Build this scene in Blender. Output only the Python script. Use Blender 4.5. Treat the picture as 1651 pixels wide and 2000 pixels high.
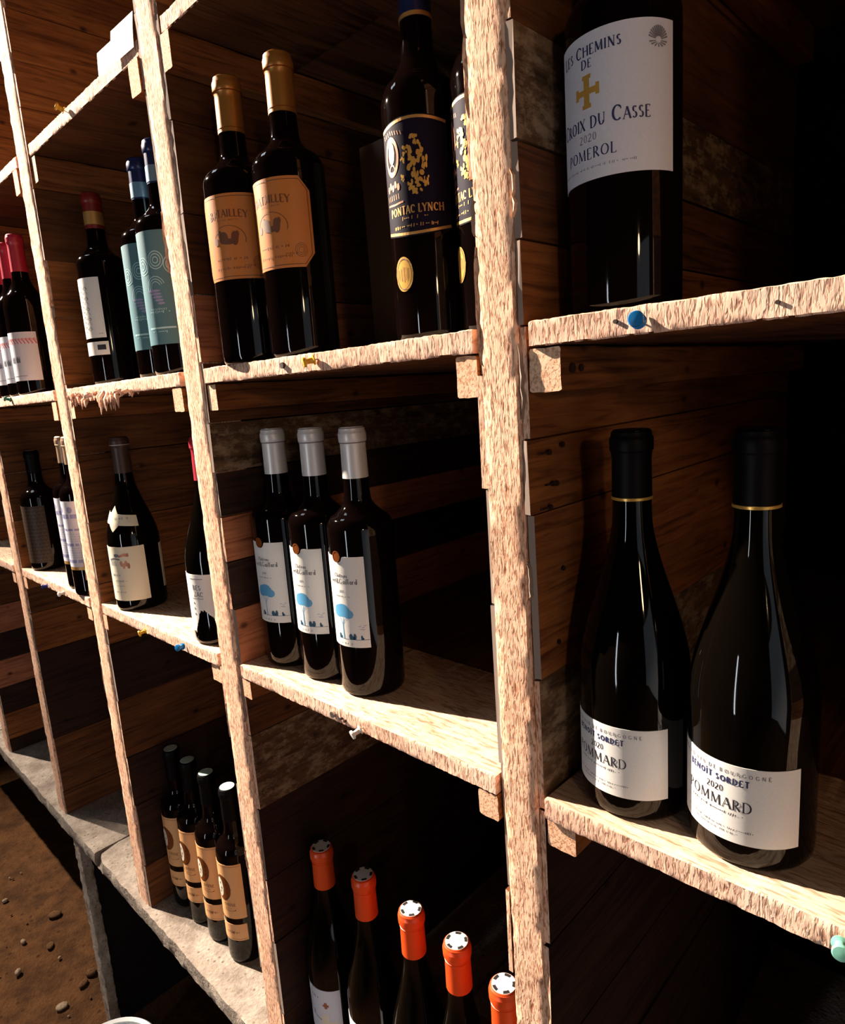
import bpy, math, random
from mathutils import Vector, Matrix, noise

SC = bpy.context.scene
COL = SC.collection
PI = math.pi
R_ = math.radians
for _o in list(bpy.data.objects):
    bpy.data.objects.remove(_o)

# ------------------------------------------------------------------ camera
yaw, pitch, roll, FPX = 0.7747992, -0.1816539, -0.0702293, 1296.81
fwd = Vector((-math.sin(yaw) * math.cos(pitch), math.cos(yaw) * math.cos(pitch), math.sin(pitch)))
rgt = fwd.cross(Vector((0, 0, 1))).normalized()
upv = rgt.cross(fwd)
cr, sr = math.cos(roll), math.sin(roll)
rgt, upv = cr * rgt + sr * upv, -sr * rgt + cr * upv
cam_d = bpy.data.cameras.new('camera')
cam = bpy.data.objects.new('camera', cam_d)
COL.objects.link(cam)
mw = Matrix((rgt, upv, -fwd)).transposed().to_4x4()
mw.translation = Vector((0, -0.41, 1.4))
cam.matrix_world = mw
cam_d.sensor_fit = 'HORIZONTAL'
cam_d.sensor_width = 36.0
cam_d.lens = 36.0 * FPX / 1651.0
cam_d.clip_start = 0.02
SC.camera = cam

# ------------------------------------------------------------------ world, exposure
SC.view_settings.view_transform = 'Standard'
SC.view_settings.look = 'None'
SC.view_settings.exposure = 0.0
SC.view_settings.gamma = 1.0
SC.view_settings.use_curve_mapping = False
wd = bpy.data.worlds.new('world')
SC.world = wd
wd.use_nodes = True
wd.node_tree.nodes['Background'].inputs[0].default_value = (0.02, 0.02, 0.025, 1)
wd.node_tree.nodes['Background'].inputs[1].default_value = 1.0

# lamp settings (the lamps themselves are built with their fittings further down)
SPOT_POS = (-3.6, -0.90, 3.4)
SPOT_AIM = (0.9, -0.10, 0.10)
SPOT_POWER = 3600.0
SPOT_COL = (1.0, 0.84, 0.68)
FILL_POS = (1.15, -0.95, 1.72)
FILL_POWER = 9.0
FILL_COL = (1.0, 0.66, 0.38)
PANE_WIDE = 0.6         # frosted doorway glazing, right wall
PANE_SLIT = 27.0         # narrow window, wall behind the camera

GLOW_HIGH = 7.0         # ceiling panel added for soft highlights on the bottle shoulders

# ------------------------------------------------------------------ materials
def lin(c):
    return tuple(((v / 255.0) / 12.92 if v / 255.0 <= 0.04045 else ((v / 255.0 + 0.055) / 1.055) ** 2.4) for v in c)

class N:
    """small node-tree helper"""
    def __init__(s, name):
        s.m = bpy.data.materials.new(name)
        s.m.use_nodes = True
        s.t = s.m.node_tree
        s.b = s.t.nodes['Principled BSDF']
        s.o = s.t.nodes['Material Output']
    def n(s, typ, **kw):
        x = s.t.nodes.new(typ)
        for k, v in kw.items():
            if k in x.inputs.keys():
                x.inputs[k].default_value = v
            else:
                setattr(x, k, v)
        return x
    def l(s, a, b):
        s.t.links.new(a, b)
    def set(s, **kw):
        for k, v in kw.items():
            s.b.inputs[k.replace('_', ' ')].default_value = v
        return s
    def coords(s, scale, rot=(0, 0, 0)):
        tc = s.n('ShaderNodeTexCoord')
        mp = s.n('ShaderNodeMapping')
        mp.inputs['Scale'].default_value = scale
        mp.inputs['Rotation'].default_value = rot
        s.l(tc.outputs['Object'], mp.inputs['Vector'])
        return mp.outputs['Vector']
    def noise(s, vec, scale=1.0, detail=4.0, rough=0.55, dist=0.0):
        x = s.n('ShaderNodeTexNoise')
        x.inputs['Scale'].default_value = scale
        x.inputs['Detail'].default_value = detail
        x.inputs['Roughness'].default_value = rough
        x.inputs['Distortion'].default_value = dist
        s.l(vec, x.inputs['Vector'])
        return x.outputs['Fac']
    def ramp(s, fac, stops):
        r = s.n('ShaderNodeValToRGB')
        e = r.color_ramp.elements
        while len(e) < len(stops):
            e.new(0.5)
        for i, (p, c) in enumerate(stops):
            e[i].position = p
            e[i].color = (c[0], c[1], c[2], 1) if not isinstance(c, (int, float)) else (c, c, c, 1)
        s.l(fac, r.inputs['Fac'])
        return r.outputs['Color']
    def mix(s, fac, a, b, mode='MIX'):
        x = s.n('ShaderNodeMix', data_type='RGBA', blend_type=mode)
        if isinstance(fac, (int, float)):
            x.inputs[0].default_value = fac
        else:
            s.l(fac, x.inputs[0])
        for i, v in ((6, a), (7, b)):
            if isinstance(v, tuple):
                x.inputs[i].default_value = (v[0], v[1], v[2], 1)
            else:
                s.l(v, x.inputs[i])
        return x.outputs[2]
    def bump(s, h, strength=0.5, dist=0.002):
        x = s.n('ShaderNodeBump')
        x.inputs['Strength'].default_value = strength
        x.inputs['Distance'].default_value = dist
        s.l(h, x.inputs['Height'])
        s.l(x.outputs['Normal'], s.b.inputs['Normal'])

def plain(name, col, rough=0.5, metal=0.0, spec=0.5, coat=0.0):
    n = N(name)
    n.b.inputs['Base Color'].default_value = (*lin(col), 1)
    n.b.inputs['Roughness'].default_value = rough
    n.b.inputs['Metallic'].default_value = metal
    n.b.inputs['Specular IOR Level'].default_value = spec
    n.b.inputs['Coat Weight'].default_value = coat
    return n.m

def sawn_wood(name, base, mid, dark, dash, bandscale, bumpd=0.0016, tint=None):
    """rough-sawn softwood: fine fibre dashes along the grain and faint saw bands across it"""
    n = N(name)
    v = n.coords(dash)
    f1 = n.noise(v, 1.0, 2.5, 0.6, 0.5)
    f2 = n.noise(n.coords((9, 9, 9)), 1.0, 3.0)
    f3 = n.noise(n.coords(tuple(d * 0.33 for d in dash)), 1.0, 4.0, 0.6, 0.4)
    band = n.noise(n.coords(bandscale), 1.0, 2.0)
    c1 = n.ramp(f1, [(0.36, lin(dark)), (0.46, lin(mid)), (0.53, lin(base))])
    c2 = n.ramp(f3, [(0.30, lin(dark)), (0.48, lin(base)), (0.75, lin(base))])
    c = n.mix(0.30, c1, c2)
    hue = n.ramp(f2, [(0.3, lin(tint or (226, 170, 130))), (0.7, (1.0, 0.97, 0.93))])
    c = n.mix(0.45, c, hue, 'MULTIPLY')
    b2 = n.ramp(band, [(0.35, (0.80, 0.74, 0.70)), (0.6, (1, 1, 1))])
    c = n.mix(0.5, c, b2, 'MULTIPLY')
    n.l(c, n.b.inputs['Base Color'])
    n.set(Roughness=0.85, Specular_IOR_Level=0.2)
    h = n.mix(0.5, c1, c2)
    h = n.mix(0.35, h, b2)
    n.bump(h, 0.8, bumpd)
    return n.m

M = {}
M['post'] = sawn_wood('rough_sawn_post_wood', (246, 212, 186), (218, 166, 134), (132, 76, 52), (520, 520, 120), (3, 3, 110))
M['shelf'] = sawn_wood('rough_sawn_shelf_wood', (246, 214, 194), (220, 176, 152), (132, 82, 66), (430, 60, 110), (110, 3, 3))
M['shelf_top'] = sawn_wood('planed_shelf_wood', (232, 212, 188), (212, 184, 156), (150, 114, 90), (55, 420, 300), (14, 90, 3), 0.0007)
M['cleat'] = sawn_wood('cleat_wood', (242, 206, 176), (216, 166, 132), (168, 116, 86), (480, 90, 420), (60, 4, 60), 0.0008)

def board_wood(name, a, b, dark, gloss=0.75, mott=0.0):
    """weathered horizontal board: grain along Y, knots, stains"""
    n = N(name)
    g = n.noise(n.coords((120, 7, 120)), 1.0, 6.0, 0.6, 1.2)
    w = n.noise(n.coords((14, 5, 14)), 1.0, 4.0, 0.6)
    c = n.ramp(g, [(0.30, lin(dark)), (0.5, lin(a)), (0.72, lin(b))])
    st = n.ramp(w, [(0.32, (0.45, 0.38, 0.34)), (0.62, (1, 1, 1))])
    c = n.mix(0.75, c, st, 'MULTIPLY')
    vo = n.n('ShaderNodeTexVoronoi')
    vo.inputs['Scale'].default_value = 1.0
    n.l(n.coords((9, 15, 21)), vo.inputs['Vector'])
    kn = n.ramp(vo.outputs['Distance'], [(0.05, (0.10, 0.07, 0.06)), (0.13, (1, 1, 1))])
    c = n.mix(0.85, c, kn, 'MULTIPLY')
    if mott:
        mo = n.noise(n.coords((70, 34, 70)), 1.0, 6.0, 0.75, 0.0)
        c = n.mix(n.ramp(mo, [(0.47, 0.0), (0.62, mott)]), c, lin((196, 172, 142)))
    n.l(c, n.b.inputs['Base Color'])
    n.set(Roughness=gloss, Specular_IOR_Level=0.25)
    n.bump(g, 0.5, 0.0015)
    return n.m

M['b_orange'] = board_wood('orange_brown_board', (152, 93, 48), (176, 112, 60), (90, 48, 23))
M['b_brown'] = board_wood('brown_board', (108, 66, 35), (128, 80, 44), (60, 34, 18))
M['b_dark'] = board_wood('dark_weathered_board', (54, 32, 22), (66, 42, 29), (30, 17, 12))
M['b_grey'] = board_wood('mottled_grey_board', (104, 78, 54), (124, 94, 66), (56, 40, 28), mott=0.45)
M['b_pink'] = board_wood('pinkish_board', (188, 120, 86), (204, 138, 100), (120, 68, 44))
M['splint'] = plain('grey_weathered_end_grain', (150, 132, 120), 0.9, spec=0.2)

def concrete(name, c0, c1, pit=60, bumpd=0.004):
    n = N(name)
    a = n.noise(n.coords((18, 18, 18)), 1.0, 6.0, 0.65)
    b = n.noise(n.coords((150, 150, 150)), 1.0, 4.0, 0.6)
    c = n.ramp(a, [(0.32, lin(c0)), (0.62, lin(c1))])
    c = n.mix(0.35, c, n.ramp(b, [(0.35, (0.55, 0.5, 0.46)), (0.6, (1, 1, 1))]), 'MULTIPLY')
    vo = n.n('ShaderNodeTexVoronoi')
    vo.inputs['Scale'].default_value = pit
    n.l(n.coords((1, 1, 1)), vo.inputs['Vector'])
    p = n.ramp(vo.outputs['Distance'], [(0.10, (0.42, 0.33, 0.27)), (0.24, (1, 1, 1))])
    c = n.mix(n.ramp(a, [(0.38, 0.0), (0.52, 0.85)]), c, p, 'MULTIPLY')
    n.l(c, n.b.inputs['Base Color'])
    n.set(Roughness=0.95, Specular_IOR_Level=0.15)
    h = n.mix(0.5, a, b)
    h = n.mix(0.3, h, p, 'MULTIPLY')
    n.bump(h, 0.9, bumpd)
    return n.m

M['concrete'] = concrete('pitted_concrete', (120, 108, 98), (166, 154, 142), 80, 0.006)
M['dirt'] = concrete('earth_floor', (66, 42, 24), (100, 66, 38), 34, 0.012)
M['stonewall'] = concrete('cellar_wall_render', (44, 32, 26), (60, 45, 36), 12, 0.02)
M['ceil'] = concrete('cellar_ceiling_render', (56, 46, 40), (70, 58, 50), 10, 0.01)
M['shaded_stone'] = concrete('shade_darkened_stone', (16, 12, 11), (24, 18, 16), 20, 0.006)  # near-black colour stands for the deep shade under the ledge
M['stone'] = concrete('pebble_stone', (128, 104, 82), (178, 158, 134), 90, 0.002)
M['stone_dk'] = concrete('dark_pebble_stone', (82, 56, 36), (112, 80, 54), 90, 0.002)

def glass_mat(name, col, rough=0.035):
    n = N(name)
    n.b.inputs['Base Color'].default_value = (*col, 1)
    n.set(Roughness=rough, IOR=1.5, Specular_IOR_Level=0.28)
    d = n.noise(n.coords((40, 40, 40)), 1.0, 3.0)
    r = n.ramp(d, [(0.4, rough), (0.75, rough * 2.2)])
    n.l(r, n.b.inputs['Roughness'])
    return n.m
M['glass'] = glass_mat('dark_bottle_glass', (0.0030, 0.0014, 0.0012))
M['glass_green'] = glass_mat('dark_green_bottle_glass', (0.0022, 0.0015, 0.001))

def paper(name, col, rough=0.65, fibre=0.06):
    n = N(name)
    a = n.noise(n.coords((700, 700, 700)), 1.0, 3.0)
    c = n.ramp(a, [(0.3, tuple(v * (1 - fibre) for v in lin(col))), (0.7, lin(col))])
    n.l(c, n.b.inputs['Base Color'])
    n.set(Roughness=rough, Specular_IOR_Level=0.3)
    return n.m
M['white'] = paper('white_label_paper', (236, 232, 228))
M['lilac'] = paper('cool_white_label_paper', (220, 218, 226))
M['cream'] = paper('cream_label_paper', (232, 220, 196))
M['orange_lab'] = paper('amber_label_paper', (238, 178, 122), 0.5)
M['gold_lab'] = paper('old_gold_label_paper', (206, 126, 62), 0.42)
M['teal_lab'] = paper('teal_label_paper', (88, 130, 140), 0.5)
M['navy_lab'] = plain('navy_label_paper', (26, 20, 38), 0.6, spec=0.06)
M['brown_lab'] = paper('brown_snakeskin_label', (60, 44, 32), 0.5)
M['snake'] = plain('pale_brown_scale_print', (98, 78, 58), 0.5)
M['ink'] = plain('dark_ink', (34, 30, 40), 0.5)
M['ink_navy'] = plain('navy_ink', (38, 44, 88), 0.5)
M['ink_grey'] = plain('grey_ink', (120, 118, 124), 0.5)
M['ink_brown'] = plain('brown_ink', (112, 62, 28), 0.5)
M['ink_red'] = plain('red_ink', (206, 92, 92), 0.5)
M['ink_blue'] = plain('sky_blue_ink', (88, 160, 206), 0.5)
M['ink_blue_dk'] = plain('petrol_blue_ink', (28, 76, 104), 0.5)
M['ink_teal'] = plain('pale_teal_ink', (176, 216, 220), 0.4)
M['ink_mauve'] = plain('mauve_ink', (150, 150, 188), 0.4)
M['gold'] = plain('gold_foil', (228, 178, 86), 0.3, 0.4)
M['gold_dull'] = plain('dull_gold_print', (200, 152, 84), 0.45, 0.5)
M['copper'] = plain('copper_print', (176, 112, 84), 0.45, 0.4)
M['bronze'] = plain('bronze_medal', (170, 92, 40), 0.35, 0.6)
M['silver'] = plain('silver_capsule_foil', (226, 220, 218), 0.36, 0.15)
M['goldcap'] = plain('amber_gold_capsule_foil', (172, 114, 48), 0.36, 0.4)
M['tancap'] = plain('tan_capsule_foil', (170, 138, 112), 0.4, 0.3)
M['orangecap'] = plain('orange_wax_capsule', (226, 78, 26), 0.38)
M['redcap'] = plain('crimson_capsule', (176, 40, 62), 0.4)
M['redcap_dk'] = plain('dark_red_capsule', (120, 28, 24), 0.4)
M['bluecap'] = plain('pale_blue_capsule', (120, 156, 178), 0.35, 0.3)
M['blackcap'] = plain('black_capsule', (8, 5, 5), 0.5, spec=0.1)
M['browncap'] = plain('dark_brown_capsule', (70, 52, 46), 0.4, spec=0.3)
M['navycap'] = plain('navy_capsule', (34, 44, 86), 0.3, 0.2)
M['seal'] = plain('white_capsule_seal', (236, 232, 226), 0.5)
M['mintseal'] = plain('glossy_pale_green_cap_disc', (200, 232, 220), 0.12, 0.2)
M['cork_dk'] = plain('dark_capsule_print', (30, 24, 24), 0.5)
M['pin_blue'] = plain('blue_pin_plastic', (26, 122, 190), 0.3)
M['pin_yellow'] = plain('yellow_pin_plastic', (224, 170, 44), 0.3)
M['pin_white'] = plain('white_pin_plastic', (226, 222, 214), 0.3)
M['pin_mint'] = plain('mint_pin_plastic', (130, 196, 178), 0.3)
M['pin_green'] = plain('green_pin_plastic', (40, 116, 96), 0.3)
M['pin_navy'] = plain('navy_pin_plastic', (30, 44, 130), 0.3)
M['steel'] = plain('pin_steel', (190, 186, 180), 0.3, 0.9)
M['rust'] = plain('rusty_nail', (52, 30, 20), 0.7, 0.2)
M['iron'] = plain('black_lamp_metal', (26, 24, 24), 0.45, 0.4)
M['bucket'] = plain('white_bucket_plastic', (226, 228, 226), 0.4)
M['red_plastic'] = plain('red_handle_plastic', (190, 40, 24), 0.4)
M['card_white'] = paper('white_price_card', (196, 216, 226))
M['card_grey'] = paper('mauve_grey_price_card', (98, 86, 94))  # mauve grey, darkened to stand for the shade behind the shelf edge
M['carton'] = paper('grey_carton_board', (128, 114, 104), 0.8)
M['frame'] = plain('dark_painted_timber', (60, 46, 38), 0.6)

def emit(name, col, s):
    n = N(name)
    n.b.inputs['Base Color'].default_value = (0.6, 0.6, 0.6, 1)
    n.b.inputs['Emission Color'].default_value = (*col, 1)
    n.b.inputs['Emission Strength'].default_value = s
    return n.m
M['pane_wide'] = emit('daylit_frosted_glazing', (0.72, 0.86, 1.0), PANE_WIDE)
M['pane_slit'] = emit('daylit_window_glass', (0.84, 0.92, 1.0), PANE_SLIT)
M['glow_high'] = emit('added_highlight_panel', (0.80, 0.90, 1.0), GLOW_HIGH)
M['bulb'] = emit('glowing_bulb', FILL_COL, 20.0)
M['spotglow'] = emit('glowing_spot_lens', SPOT_COL, 60.0)

# ------------------------------------------------------------------ mesh helpers
class MB:
    def __init__(s):
        s.v, s.f, s.mi = [], [], []
    def add(s, vs, fs, mi=0):
        k = len(s.v)
        s.v += [tuple(p) for p in vs]
        for f in fs:
            s.f.append(tuple(i + k for i in f))
            s.mi.append(mi)
    def box(s, x0, x1, y0, y1, z0, z1, jit=0.0, rnd=None, mi=0):
        p = [[x, y, z] for x in (x0, x1) for y in (y0, y1) for z in (z0, z1)]
        if jit:
            for q in p:
                for i in range(3):
                    q[i] += rnd.uniform(-jit, jit)
        s.add(p, [(0, 1, 3, 2), (4, 6, 7, 5), (0, 4, 5, 1), (2, 3, 7, 6), (0, 2, 6, 4), (1, 5, 7, 3)], mi)
    def grid(s, pts, nu, nv, closed_u=False, flip=False, mi=0):
        k = len(s.v)
        s.v += [tuple(p) for p in pts]
        for j in range(nv - 1):
            for i in range(nu if closed_u else nu - 1):
                a = k + j * nu + i
                b = k + j * nu + (i + 1) % nu
                c = k + (j + 1) * nu + (i + 1) % nu
                d = k + (j + 1) * nu + i
                s.f.append((a, d, c, b) if flip else (a, b, c, d))
                s.mi.append(mi)
    def lathe(s, prof, n=48, cx=0, cy=0, cz=0, cap0=True, cap1=True):
        k = len(s.v)
        pts = []
        for r, z in prof:
            for i in range(n):
                a = 2 * PI * i / n
                pts.append((cx + r * math.cos(a), cy + r * math.sin(a), cz + z))
        s.grid(pts, n, len(prof), True)
        if cap0:
            s.f.append(tuple(k + i for i in reversed(range(n)))); s.mi.append(0)
        if cap1:
            e = k + (len(prof) - 1) * n
            s.f.append(tuple(e + i for i in range(n))); s.mi.append(0)
    def tube(s, pts, r, n=8):
        pts = [Vector(p) for p in pts]
        k = len(s.v)
        m = len(pts)
        for i, p in enumerate(pts):
            t = (pts[min(i + 1, m - 1)] - pts[max(i - 1, 0)]).normalized()
            a = t.orthogonal().normalized()
            b = t.cross(a)
            rr = r[i] if isinstance(r, (list, tuple)) else r
            for j in range(n):
                q = p + rr * (math.cos(2 * PI * j / n) * a + math.sin(2 * PI * j / n) * b)
                s.v.append(tuple(q))
        for i in range(m - 1):
            for j in range(n):
                s.f.append((k + i * n + j, k + i * n + (j + 1) % n, k + (i + 1) * n + (j + 1) % n, k + (i + 1) * n + j)); s.mi.append(0)
        s.f.append(tuple(k + j for j in reversed(range(n)))); s.mi.append(0)
        e = k + (m - 1) * n
        s.f.append(tuple(e + j for j in range(n))); s.mi.append(0)
    def mesh(s, name, mats, smooth=False):
        me = bpy.data.meshes.new(name)
        me.from_pydata(s.v, [], s.f)
        if not isinstance(mats, (list, tuple)):
            mats = [mats]
        for m in mats:
            me.materials.append(m)
        if len(mats) > 1:
            me.polygons.foreach_set('material_index', s.mi)
        if smooth:
            me.polygons.foreach_set('use_smooth', [True] * len(me.polygons))
        me.update()
        return me
    def obj(s, name, mats, parent=None, smooth=False):
        o = bpy.data.objects.new(name, s.mesh(name, mats, smooth))
        COL.objects.link(o)
        if parent:
            o.parent = parent
        return o

def smooth_by_angle(o, ang=40):
    me = o.data
    me.polygons.foreach_set('use_smooth', [True] * len(me.polygons))
    me.set_sharp_from_angle(angle=R_(ang))

def tag(o, label=None, cat=None, group=None, kind=None):
    if label: o['label'] = label
    if cat: o['category'] = cat
    if group: o['group'] = group
    if kind: o['kind'] = kind
    return o

def thing(name, label, cat, loc=(0, 0, 0), rz=0, group=None):
    o = bpy.data.objects.new(name, None)
    o.empty_display_size = 0.05
    COL.objects.link(o)
    o.location = loc
    o.rotation_euler = (0, 0, rz)
    return tag(o, label, cat, group)

def dup(root, loc, rz, label, group=None):
    r = root.copy(); COL.objects.link(r)
    r.location = loc; r.rotation_euler = (0, 0, rz); r['label'] = label
    if group: r['group'] = group
    for ch in list(root.children):
        c = ch.copy(); COL.objects.link(c); c.parent = r
        for g in list(ch.children):
            d = g.copy(); COL.objects.link(d); d.parent = c
    return r

def struct(o):
    o['kind'] = 'structure'
    return o

def snoise(p):
    return noise.noise(Vector(p))

def rough_bar(x0, x1, y0, y1, z0, z1, axis, seg, amp, seed, fine=0.0004, notch=None):
    """a sawn bar along one axis with uneven edges; rounded, wavering corners"""
    mb = MB()
    lo = [x0, y0, z0]; hi = [x1, y1, z1]
    ax = [i for i in range(3) if i != axis]
    u0, u1, v0, v1 = lo[ax[0]], hi[ax[0]], lo[ax[1]], hi[ax[1]]
    c = min(u1 - u0, v1 - v0) * 0.06
    nm = 4
    ring = []
    def side(a, b, fixed, which):
        for i in range(nm + 1):
            t = i / nm
            ring.append((a + (b - a) * t, fixed) if which == 'u' else (fixed, a + (b - a) * t))
    side(u0 + c, u1 - c, v0, 'u')
    side(v0 + c, v1 - c, u1, 'v')
    side(u1 - c, u0 + c, v1, 'u')
    side(v1 - c, v0 + c, u0, 'v')
    n = len(ring)
    rnd = random.Random(seed)
    pts = []
    um, vm = (u0 + u1) / 2, (v0 + v1) / 2
    for j in range(seg + 1):
        t = lo[axis] + (hi[axis] - lo[axis]) * j / seg
        bow = (snoise((t * 2.1, seed * 3.7, 1.5)) * amp * 1.2, snoise((t * 2.1, seed * 3.7, 9.5)) * amp * 0.8)
        for i, (u, v) in enumerate(ring):
            k = i / n * 6.0
            d = amp * (0.55 * snoise((t * 14, k * 2, seed)) + 0.45 * snoise((t * 45, k * 3, seed + 5))) + rnd.uniform(-fine, fine)
            du, dv = u - um, v - vm
            su = (1 if du > 0 else -1) if abs(du) > (u1 - u0) * 0.42 else 0
            sv = (1 if dv > 0 else -1) if abs(dv) > (v1 - v0) * 0.42 else 0
            q = [0, 0, 0]
            q[axis] = t
            q[ax[0]] = u + su * d + bow[0]
            q[ax[1]] = v + sv * d + bow[1]
            pts.append(q)
    fl = axis == 1
    mb.grid(pts, n, seg + 1, True, flip=fl)
    a = tuple(range(n)); b = tuple(seg * n + i for i in range(n))
    mb.f.append(a if fl else tuple(reversed(a))); mb.mi.append(0)
    mb.f.append(tuple(reversed(b)) if fl else b); mb.mi.append(0)
    return mb

# ------------------------------------------------------------------ room shell
FLOOR = -0.12
ZS, ZM, ZC, ZT = 1.443, 1.064, 0.440, 1.824          # tops of upper, middle, concrete and top shelves
SB, MBT, TB = 1.425, 1.046, 1.806                    # undersides
XL, XR, YB, YF, ZCEIL = -4.6, 2.4, 0.68, -2.4, 3.65

def floor_mesh():
    mb = MB()
    nx, ny = 230, 100
    pts = []
    for j in range(ny + 1):
        y = YF + (YB - YF) * j / ny
        for i in range(nx + 1):
            x = XL + (XR - XL) * i / nx
            z = FLOOR + 0.006 * snoise((x * 3, y * 3, 0.3)) + 0.004 * snoise((x * 11, y * 11, 2)) + 0.0025 * snoise((x * 30, y * 30, 5)) - 0.008
            pts.append((x, y, z))
    mb.grid(pts, nx + 1, ny + 1)
    return mb
struct(floor_mesh().obj('floor', M['dirt'], smooth=True))
def slab(name, b, mat):
    mb = MB(); mb.box(*b); return struct(mb.obj(name, mat))
mb = MB()
mb.box(XL - .1, -2.60, YF - .1, YB + .1, ZCEIL, ZCEIL + .1); mb.box(-1.95, XR + .1, YF - .1, YB + .1, ZCEIL, ZCEIL + .1)
mb.box(-2.60, -1.95, YF - .1, -0.90, ZCEIL, ZCEIL + .1); mb.box(-2.60, -1.95, -0.35, YB + .1, ZCEIL, ZCEIL + .1)
struct(mb.obj('ceiling', M['ceil']))
slab('wall_back', (XL - .1, XR + .1, YB, YB + .1, FLOOR - .1, ZCEIL), M['stonewall'])
slab('wall_left', (XL - .1, XL, YF, YB, FLOOR - .1, ZCEIL), M['stonewall'])
HX0, HX1, HY0, HY1 = -2.60, -1.95, -0.90, -0.35
w2 = struct(bpy.data.objects.new('added_glow_hatch', None)); COL.objects.link(w2)  # unseen glowing ceiling hatch, added to give the bottles soft highlights
mb = MB(); mb.box(HX0 + .03, HX1 - .03, HY0 + .03, HY1 - .03, ZCEIL + .05, ZCEIL + .06); mb.obj('pane', M['glow_high'], w2)
for b in ((HX0, HX0 + .03, HY0, HY1, ZCEIL + .01, ZCEIL + .09), (HX1 - .03, HX1, HY0, HY1, ZCEIL + .01, ZCEIL + .09), (HX0 + .03, HX1 - .03, HY0, HY0 + .03, ZCEIL + .01, ZCEIL + .09), (HX0 + .03, HX1 - .03, HY1 - .03, HY1, ZCEIL + .01, ZCEIL + .09), (-2.285, -2.265, HY0 + .03, HY1 - .03, ZCEIL + .02, ZCEIL + .08)):
    mb = MB(); mb.box(*b); mb.obj('window_frame', M['frame'], w2)
# right wall with a doorway, front wall with a tall narrow window
DY0, DY1, DZ1 = -2.25, -0.60, 1.98
mb = MB()
mb.box(XR, XR + .12, DY1, YB, FLOOR - .1, ZCEIL)
mb.box(XR, XR + .12, YF, DY0, FLOOR - .1, ZCEIL)
mb.box(XR, XR + .12, DY0, DY1, DZ1, ZCEIL)
struct(mb.obj('wall_right', M['stonewall']))
WX0, WX1, WZ0, WZ1 = -0.72, -0.60, 0.15, 1.60
mb = MB()
mb.box(XL - .1, WX0, YF - .12, YF, FLOOR - .1, ZCEIL)
mb.box(WX1, XR + .1, YF - .12, YF, FLOOR - .1, ZCEIL)
mb.box(WX0, WX1, YF - .12, YF, FLOOR - .1, WZ0)
mb.box(WX0, WX1, YF - .12, YF, WZ1, ZCEIL)
struct(mb.obj('wall_front', M['stonewall']))
d1 = struct(bpy.data.objects.new('door_1', None)); COL.objects.link(d1)
mb = MB(); mb.box(XR + .05, XR + .06, DY0 + .05, DY1 - .05, FLOOR + .02, DZ1 - .05)
mb.obj('glazing', M['pane_wide'], d1)
for nm, b in (('door_frame', (XR + .02, XR + .10, DY0, DY0 + .05, FLOOR, DZ1)), ('door_frame', (XR + .02, XR + .10, DY1 - .05, DY1, FLOOR, DZ1)),
              ('door_frame', (XR + .02, XR + .10, DY0 + .05, DY1 - .05, DZ1 - .05, DZ1)),
              ):
    mb = MB(); mb.box(*b); mb.obj(nm, M['frame'], d1)
w1 = struct(bpy.data.objects.new('window_1', None)); COL.objects.link(w1)
mb = MB(); mb.box(WX0 + .01, WX1 - .01, YF - .07, YF - .06, WZ0 + .01, WZ1 - .01)
mb.obj('pane', M['pane_slit'], w1)
for b in ((WX0, WX0 + .01, YF - .10, YF - .02, WZ0, WZ1), (WX1 - .01, WX1, YF - .10, YF - .02, WZ0, WZ1), (WX0 + .01, WX1 - .01, YF - .10, YF - .02, WZ0, WZ0 + .01), (WX0 + .01, WX1 - .01, YF - .10, YF - .02, WZ1 - .01, WZ1)):
    mb = MB(); mb.box(*b); mb.obj('window_frame', M['frame'], w1)

# ------------------------------------------------------------------ lamps
def spot_lamp(pos, aim, power, col, label, half, size=0.025):
    t = thing('spot_lamp', label, 'lamp', pos)
    d = (Vector(aim) - Vector(pos)).normalized()
    q = d.to_track_quat('-Z', 'Y')
    ld = bpy.data.lights.new('spot_light', 'SPOT')
    ld.energy = power; ld.color = col; ld.spot_size = 2 * half; ld.spot_blend = 1.0; ld.shadow_soft_size = size
    lo = bpy.data.objects.new('spot_light', ld); COL.objects.link(lo); lo.parent = t
    lo.rotation_euler = q.to_euler()
    mb = MB()
    mb.lathe([(0.030, 0.085), (0.046, 0.07), (0.05, 0.02), (0.052, -0.004), (0.049, -0.004), (0.046, 0.02), (0.040, 0.06), (0.006, 0.07)], 32, cap0=True, cap1=True)
    h = mb.obj('lamp_housing', M['iron'], t); smooth_by_angle(h)
    h.rotation_euler = q.to_euler()
    back = -d * 0.08
    mb = MB(); mb.tube([back, back + Vector((0, 0, 0.04)), (back.x, back.y, ZCEIL - pos[2])], 0.008, 10)
    mb.obj('bracket', M['iron'], t)
    return t
spot_lamp(SPOT_POS, SPOT_AIM, SPOT_POWER, SPOT_COL, 'black ceiling spot lamp lighting the rack from its far end', R_(21.5))
spot_lamp((-4.1, -0.72, 3.2), (-2.10, -0.08, 0.20), 950.0, (1.0, 0.86, 0.72), 'second black ceiling spot lamp nearer the end wall', R_(21), 0.02)

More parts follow.
